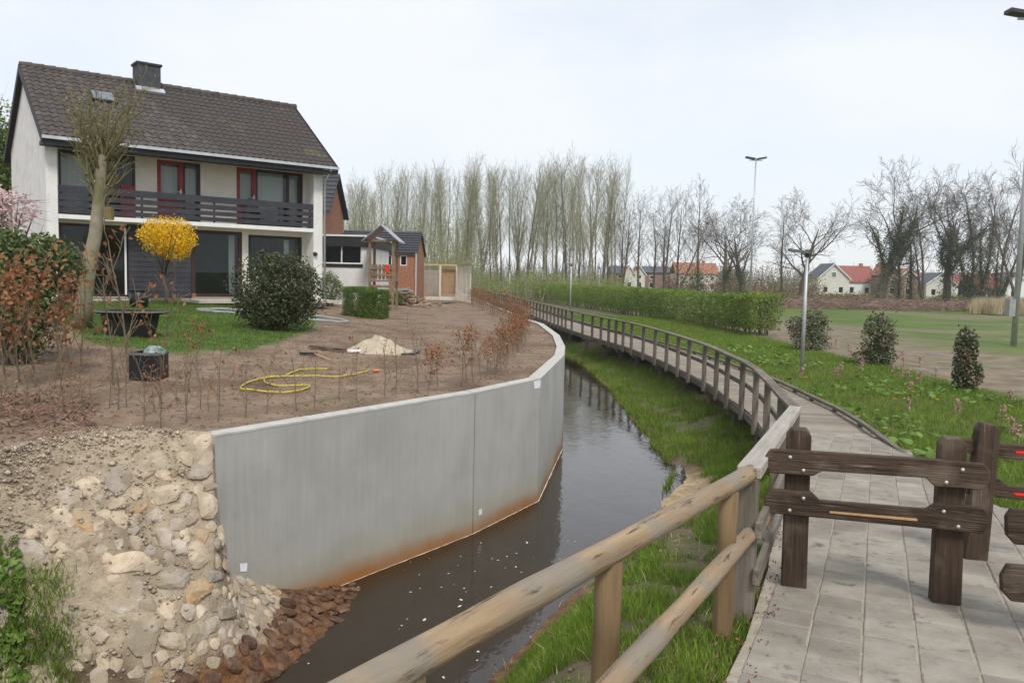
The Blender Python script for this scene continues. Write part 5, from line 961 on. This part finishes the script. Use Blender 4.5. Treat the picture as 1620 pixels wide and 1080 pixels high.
for q, (px, d, lab) in enumerate(((838, 125, 'lamp post just right of the hedge end, behind the hedge'), (858, 118, 'second lamp post rising behind the hedge'), (948, 104, 'lamp post behind the hedge left of the far houses'))): lamp(px, 0, 4.1, lab, d=d)
def mast(px, d, h, label, heads):
    p = np.array([atY(px, 480, d)[0], d, 0.]); T = thing('light_mast', label, 'light mast', p); b = MB(); b.tube([(0, 0, -.3), (0, 0, h*.5), (0, 0, h)], [.13, .10, .07], 12); b.build('pole', METAL, T, True); MB().box(-heads, heads, -.05, .05, h, h+.08).build('crossarm', METAL, T)
    for s in (-1, 1): MB().prism([(s*.1, -.3, h+.1), (s*heads*1.6, -.3, h+.28), (s*heads*1.6, .3, h+.28), (s*.1, .3, h+.1)], (0, 0, .16)).build('floodlight', DARK, T)
    return T
mast(1186, 92, 16.0, 'tall floodlight mast rising behind the hedge by the sports field', .7)
T_ = mast(1608, 38, 14.6, 'thick grey floodlight mast with switch box at the right edge', .8); MB().box(-.42, -.14, -.2, .2, 1.35, 2.15).build('switch_box', mat('grey_box', (.26, .26, .25), (.34, .34, .33), 4, .6), T_)
# ================================================================ FAR TREES AND HOUSES
def X_at(px, d): return float(atY(px, 450, d)[0])
def poplars():
    P = dict(seg=(12, 5, 3), taper=(.12, .3, .4), wob=(.025, .07, .12), trop=(.02, .11, .06), levels=2, rmin=.016, n=(44, 7), start=(.22, .15), ang=(.48, .45), lr=(.24, .45), rr=(.34, .55), cone=.75); var = []
    for s in range(9):
        t = Tree(200+s); t.grow((0, 0, -.3), (t.r.normal()*.06, t.r.normal()*.06, 1), 21, .2, 0, dict(P, n=((44, 30, 52, 36, 26, 48, 40, 32, 44)[s], 7), ang=((.48, .4, .6, .52, .66, .45, .5, .6, .42)[s], .45), start=((.22, .35, .15, .3, .4, .2, .28, .33, .18)[s], .15)))
        if s % 3 == 0: t.grow((.1, 0, 1.5), (.16, .05, 1), 18, .14, 0, dict(P, n=(30, 6)))
        A, Bq = t.split(.05); tip = np.array(t.tips); c = np.repeat(tip, 5, 0)+t.r.normal(size=(len(tip)*5, 3))*np.array([.28, .28, .5]); var.append((A.mesh('trunk', BARK_PALE if s % 2 else BARK), merge([tubes(*[[q[i] for q in Bq.S] for i in range(4)], 3)]), leaves(c[t.r.random(len(c)) < .75], .14, .5, .4, t.r)))
    var = [(a, raw('twigs', *b, TWIG_POP), raw('young_leaves', *c, LEAF_PALE)) for a, b, c in var]; r = random.Random(12)
    for i in range(64):
        px = 552+i*(985-552)/63+r.uniform(-5, 5); d = r.uniform(112, 175); top = 266+(26 if px < 600 else 0)+(14 if 600 < px < 690 else 0)+r.uniform(-6, 34); hgt = (float(atY(px, top, d)[2])); v = var[r.randrange(9)]
        T = thing('poplar', 'slender budding poplar in the tall row behind the boardwalk', 'tree', (X_at(px, d), d, 0), r.uniform(0, 6.28), 'poplars of the far wood'); s = hgt/21.5; q_ = r.uniform(.65, 1.15); T.scale = (s*q_, s*q_, s)
        for m_, nm in zip(v, ('trunk', 'twigs', 'young_leaves')): link(nm, m_, T)
poplars()
def scrub():
    r = np.random.default_rng(4); C = []; S0, S1 = [], []
    for i in range(420):
        px = 540+r.random()**1.2*450; d = r.uniform(90, 150); h = (8.5 if px < 750 else 3)*r.uniform(.5, 1.25); x = X_at(px, d)
        for k in range(7): a = r.normal(size=2)*.8; S0.append((x+a[0]*.3, d+a[1]*.3, 0)); S1.append((x+a[0], d+a[1], h*r.uniform(.7, 1.1)))
        n = 60; C.append(np.column_stack([x+r.normal(size=n)*1.0, d+r.normal(size=n), h*r.beta(2.2, 1.5, n)*1.05+.2]))
    o = stuff(link('undergrowth_stems', raw('undergrowth_stems', *tubes(S0, S1, np.full(len(S0), .035), np.full(len(S0), .012), 3), TWIG_POP)), 'thin grey stems of the scrubby undergrowth below the poplars', 'undergrowth')
    stuff(link('undergrowth', raw('undergrowth', *leaves(np.concatenate(C), .24, .3, .5), LEAF_SPRING)), 'pale green budding undergrowth below the poplars', 'undergrowth')
scrub()
OAK = dict(seg=(9, 7, 5, 4, 3), taper=(.10, .22, .3, .35, .4), wob=(.05, .12, .13, .12, .12), trop=(.02, .05, .04, .03, .02), levels=4, rmin=.016, n=(9, 7, 6, 4), start=(.28, .2, .2, .2), ang=(.85, .7, .7, .6), lr=(.66, .5, .48, .5), rr=(.5, .5, .5, .55), cone=.5)
SLIM = dict(seg=(11, 6, 4, 3), taper=(.15, .25, .35, .4), wob=(.035, .10, .14, .2), trop=(.02, .07, .05, .02), levels=3, rmin=.013, n=(17, 7, 4), start=(.3, .2, .2), ang=(.6, .55, .55), lr=(.30, .45, .5), rr=(.36, .5, .55), cone=.6)
def bare_trees():
    var = {}
    for nm, P, h, r0, seeds in (('oak', OAK, 13, .7, (1, 2, 3)), ('slim', SLIM, 16, .27, (4, 5, 6, 7))):
        for s in seeds:
            t = Tree(300+s); t.grow((0, 0, -.3), (t.r.normal()*.05, 0, 1), h, r0, 0, P)
            if nm == 'slim' and s > 5: t.grow((0, 0, .6), (.3, .1, 1), h*.85, r0*.8, 0, P)
            A, Bq = t.split(.06); z = max(q[1][2] for q in t.S); var.setdefault(nm, []).append((A.mesh('trunk', BARK), Bq.mesh('twigs', TWIG, .9), z, [q for q in A.S if q[2] > .1]))
    r = random.Random(4)
    L_ = [('oak', 1392, 125, 246, .9, 'broad bare oak with ivy-clad trunk, tallest tree across the field'), ('oak', 1497, 122, 268, .8, 'bare oak with ivy up its crooked trunk, right of the tallest oak'), ('slim', 1536, 116, 250, .9, 'tall ivy-wrapped tree left of a twin at the field edge'), ('slim', 1556, 118, 252, .9, 'tall ivy-wrapped twin tree at the field edge'),
          ('slim', 1238, 135, 300, 0, 'slender bare tree left of the spreading tree behind the near lamp'), ('oak', 1268, 132, 292, 0, 'pale bare spreading tree behind the near lamp post'), ('slim', 1585, 128, 260, 0, 'slim bare tree behind the leaning ivy trunk'), ('slim', 1578, 112, 320, .5, 'leaning ivy-clad trunk near the right-hand mast'),
          ('slim', 1424, 130, 310, .3, 'thin bare tree just right of the tallest oak'), ('slim', 1442, 126, 300, .5, 'thin tree with ivy at mid trunk between the two oaks'), ('slim', 1460, 134, 290, .0, 'thin bare tree beside the crooked oak'), ('slim', 1612, 105, 215, 0, 'tall pale tree cut by the right edge of the picture'),
          ('slim', 1010, 112, 292, 0, 'bare tree with forked stem left of the far terrace'), ('slim', 1033, 118, 300, 0, 'thin bare tree before the far terrace, second of the row'), ('slim', 1050, 110, 285, 0, 'bare twin-stemmed tree before the dark-roofed terrace'), ('slim', 1072, 114, 280, 0, 'leaning bare tree before the dark-roofed terrace'),
          ('slim', 1106, 106, 274, .35, 'tall bare tree with mossy green trunk behind the hedge'), ('oak', 1150, 128, 305, .35, 'bushy bare tree left of the tall mast'), ('oak', 1178, 132, 312, .3, 'bushy bare tree directly behind the tall mast'), ('slim', 985, 120, 290, 0, 'bare tree at the right end of the poplar wood')]
    for i, (k, px, d, top, ivy_, lab) in enumerate(L_):
        v = var[k][i % len(var[k])]; h = float(atY(px, top, d)[2]); T = thing('bare_tree', lab, 'tree', (X_at(px, d), d, 0), r.uniform(0, 6.28), None); s = h/v[2]; T.scale = (s, s, s); link('trunk', v[0], T); link('twigs', v[1], T)
        if ivy_:
            g = [q for q in v[3] if q[0][2] < v[2]*.62*ivy_+1]; rr = np.random.default_rng(i); c = []
            for q in g: n = int(230*np.linalg.norm(q[1]-q[0])*min(1, q[2]*6)); u = rr.random((n, 1)); c.append(q[0]+(q[1]-q[0])*u+rr.normal(size=(n, 3))*(q[2]*1.0+.22))
            if c: link('ivy', raw('ivy', *leaves(np.concatenate(c), .2, -.2, .8, rr), LEAF_IVY), T)
    # distant wood behind everything, one mass
    C0, C1 = [], []; rr = np.random.default_rng(7)
    for i in range(1500): px = rr.uniform(-60, 1700); d = rr.uniform(260, 330); x = X_at(px, d); h = rr.uniform(5, 11); C0 += [(x, d, 0)]*4; C1 += [(x+rr.normal()*2, d, h*rr.uniform(.6, 1)) for _ in range(4)]
    stuff(link('distant_wood', raw('distant_wood', *tubes(C0, C1, np.full(len(C0), .16), np.full(len(C0), .05), 3), mat('distant_twig', (.20, .19, .18), (.28, .27, .255), .1, .95))), 'grey bare wood on the far horizon', 'wood')
bare_trees()
def far_houses():
    FBRICK = mat('far_brick', (.20, .125, .095), (.29, .19, .15), 3, .9); ORANGE = mat('orange_tiles', (.28, .115, .07), (.37, .165, .105), 2, .85); REDT = mat('red_tiles', (.23, .075, .06), (.31, .11, .09), 2, .85); SLATE = mat('slate_tiles', (.06, .068, .085), (.10, .11, .13), 2, .7); PWALL = mat('pale_wall', (.55, .52, .46), (.66, .63, .57), 1, .85); WWALL = MATS['white_trim']
    #      px0  px1  d   eave ridge axis wall   roof   label
    L_ = [(968, 992, 215, 432, 420, 'x', BRICK, SLATE, 'slate-roofed brick house at the left end of the far terrace'), (988, 1003, 208, 434, 420, 'y', PWALL, ORANGE, 'narrow pale gabled house, left one of the orange-roofed pair'), (1003, 1020, 208, 434, 420, 'y', PWALL, ORANGE, 'narrow pale gabled house, right one of the orange-roofed pair'),
          (1020, 1062, 214, 431, 421, 'x', BRICK, SLATE, 'long dark-roofed terrace with white windows'), (1070, 1135, 205, 433, 415, 'x', PWALL, ORANGE, 'wide pale house under an orange roof behind bare shrubs'),
          (1294, 1343, 190, 440, 416, 'y', PWALL, SLATE, 'pale house with white-edged gable left of the red roof'), (1336, 1384, 196, 446, 420, 'x', WWALL, REDT, 'white house under a broad red tiled roof'), (1402, 1421, 186, 435, 416, 'y', BRICK, ORANGE, 'brick gabled house seen just right of the tallest oak'),
          (1421, 1452, 184, 440, 424, 'y', BRICK, ORANGE, 'brick gabled house with white edges and orange roof'), (1440, 1470, 200, 440, 430, 'x', PWALL, REDT, 'low red-roofed house behind the brick gable'), (1466, 1512, 182, 449, 431, 'y', PWALL, SLATE, 'cream gabled house with dark roof edges'),
          (1512, 1545, 196, 448, 434, 'x', WWALL, REDT, 'white house with red roof between the ivy-clad trees'), (1548, 1590, 176, 456, 432, 'x', BLACKW, mat('maroon_tiles', (.16, .045, .045), (.22, .07, .065), 2, .8), 'low dark house with maroon roof and white window'), (1592, 1640, 182, 447, 430, 'y', WWALL, SLATE, 'white gabled house at the right edge')]
    for px0, px1, d, ez, rz_, ax_, wm, rm, lab in L_:
        x0, x1 = X_at(px0, d), X_at(px1, d); pm = (px0+px1)/2; e = float(atY(pm, ez, d)[2]); r = float(atY(pm, rz_, d)[2]); w = x1-x0; T = thing('far_house', lab, 'house', (x0, d, 0)); n = max(1, int(w/2.4)); hs = []
        for k in range(n):
            c = w*(k+.5)/n; hs.append((c-.6, c+.6, .8, 2.3))
            if e > 4.2: hs.append((c-.5, c+.5, 3.1, 4.1))
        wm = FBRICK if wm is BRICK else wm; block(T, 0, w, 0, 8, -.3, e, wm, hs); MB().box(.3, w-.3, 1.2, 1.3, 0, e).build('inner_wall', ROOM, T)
        for h in hs: window(T, 'window', *h, .04, TRIM, .12)
        if ax_ == 'y': MB().prism([(0, 0, e), (w, 0, e), (w/2, 0, r-.15)], (0, .2, 0)).build('gable', wm, T); a = (w*.42, w*.58, e+.2, e+(r-e)*.42); window(T, 'window', *a, -.08, TRIM, .1); gable_roof(T, 0, w, 0, 8, e, r, rm, 'y', .35); [MB().prism([(xx, -.42, e-.1), (w/2, -.42, r-.02), (w/2, -.42, r-.3), (xx, -.42, e-.36)], (0, .05, 0)).build('verge_board', TRIM, T) for xx in (-.36, w+.36)]
        else: rf = gable_roof(T, 0, w, 0, 8, e, r, rm, 'x', .35); MB().box(w*.7, w*.7+.6, 3.6, 4.4, r-.5, r+.6).build('chimney', BRICK, rf)
far_houses()
def field_edge():
    r = np.random.default_rng(5); S0, S1 = [], []
    for i in range(5200):
        px = 1235+r.random()*420; d = r.normal(98, 4.5); x = X_at(px, d); a = r.normal(size=3)*np.array([.8, .8, .22]); z = abs(r.normal())*.38; S0.append((x, d, z)); S1.append((x+a[0], d+a[1], z+abs(a[2])+.05))
    stuff(link('brushwood', raw('brushwood', *tubes(S0, S1, np.full(len(S0), .04), np.full(len(S0), .02), 3), mat('brushwood', (.17, .11, .085), (.32, .22, .17), .5, .95, island=.3))), 'long band of cut reddish brushwood along the far edge of the field', 'brushwood')
    c = []
    for i in range(60): px = r.uniform(1540, 1625); d = r.uniform(84, 92); x = X_at(px, d); n = 90; c.append(np.column_stack([x+r.normal(size=n)*.35, d+r.normal(size=n)*.35, np.zeros(n)]))
    grass_obj('dry_reeds', np.concatenate(c), 1.5, .03, mat('reed', (.38, .30, .18), (.52, .43, .28), 2, .8, island=.2), 'dry straw-coloured reeds by the right-hand mast', .15)
    c = []
    for i in range(130): px = r.choice((r.uniform(1060, 1290), r.uniform(1290, 1640))); d = r.uniform(140, 165); x = X_at(px, d); n = 240; c.append(np.column_stack([x+r.normal(size=n)*1.1, d+r.normal(size=n)*.8, abs(r.normal(size=n))*(2.3 if px < 1290 else .5)]))
    stuff(link('far_shrubbery', raw('far_shrubbery', *leaves(np.concatenate(c), .3, 0, .6), mat('far_shrub', (.13, .11, .045), (.24, .19, .085), .09, .9, island=.3, c3=(.20, .11, .07), s3=.06, t3=(.45, .6)))), 'olive and russet shrubbery in front of the far houses', 'shrubbery')
    o = MB().prism([(-10, 128, .05), (110, 116, .05), (110, 120, .05), (-10, 132, .05)], (0, 0, .06)).build('road', mat('far_road', (.42, .40, .37), (.50, .48, .44), .6, .9)); struct(o)
field_edge()
# ================================================================ AIR
def haze():
    m = bpy.data.materials.new('haze'); m.use_nodes = True; t = m.node_tree; t.nodes.remove(t.nodes['Principled BSDF']); v = t.nodes.new('ShaderNodeVolumePrincipled')
    v.inputs['Color'].default_value = (.93, .95, .98, 1); v.inputs['Density'].default_value = .0004; v.inputs['Anisotropy'].default_value = .3; t.links.new(v.outputs[0], t.nodes['Material Output'].inputs['Volume'])
    stuff(MB().box(-640, 720, -150, 640, -4, 40).build('haze', m), 'thin pale haze softening the far trees and houses', 'haze')
haze()
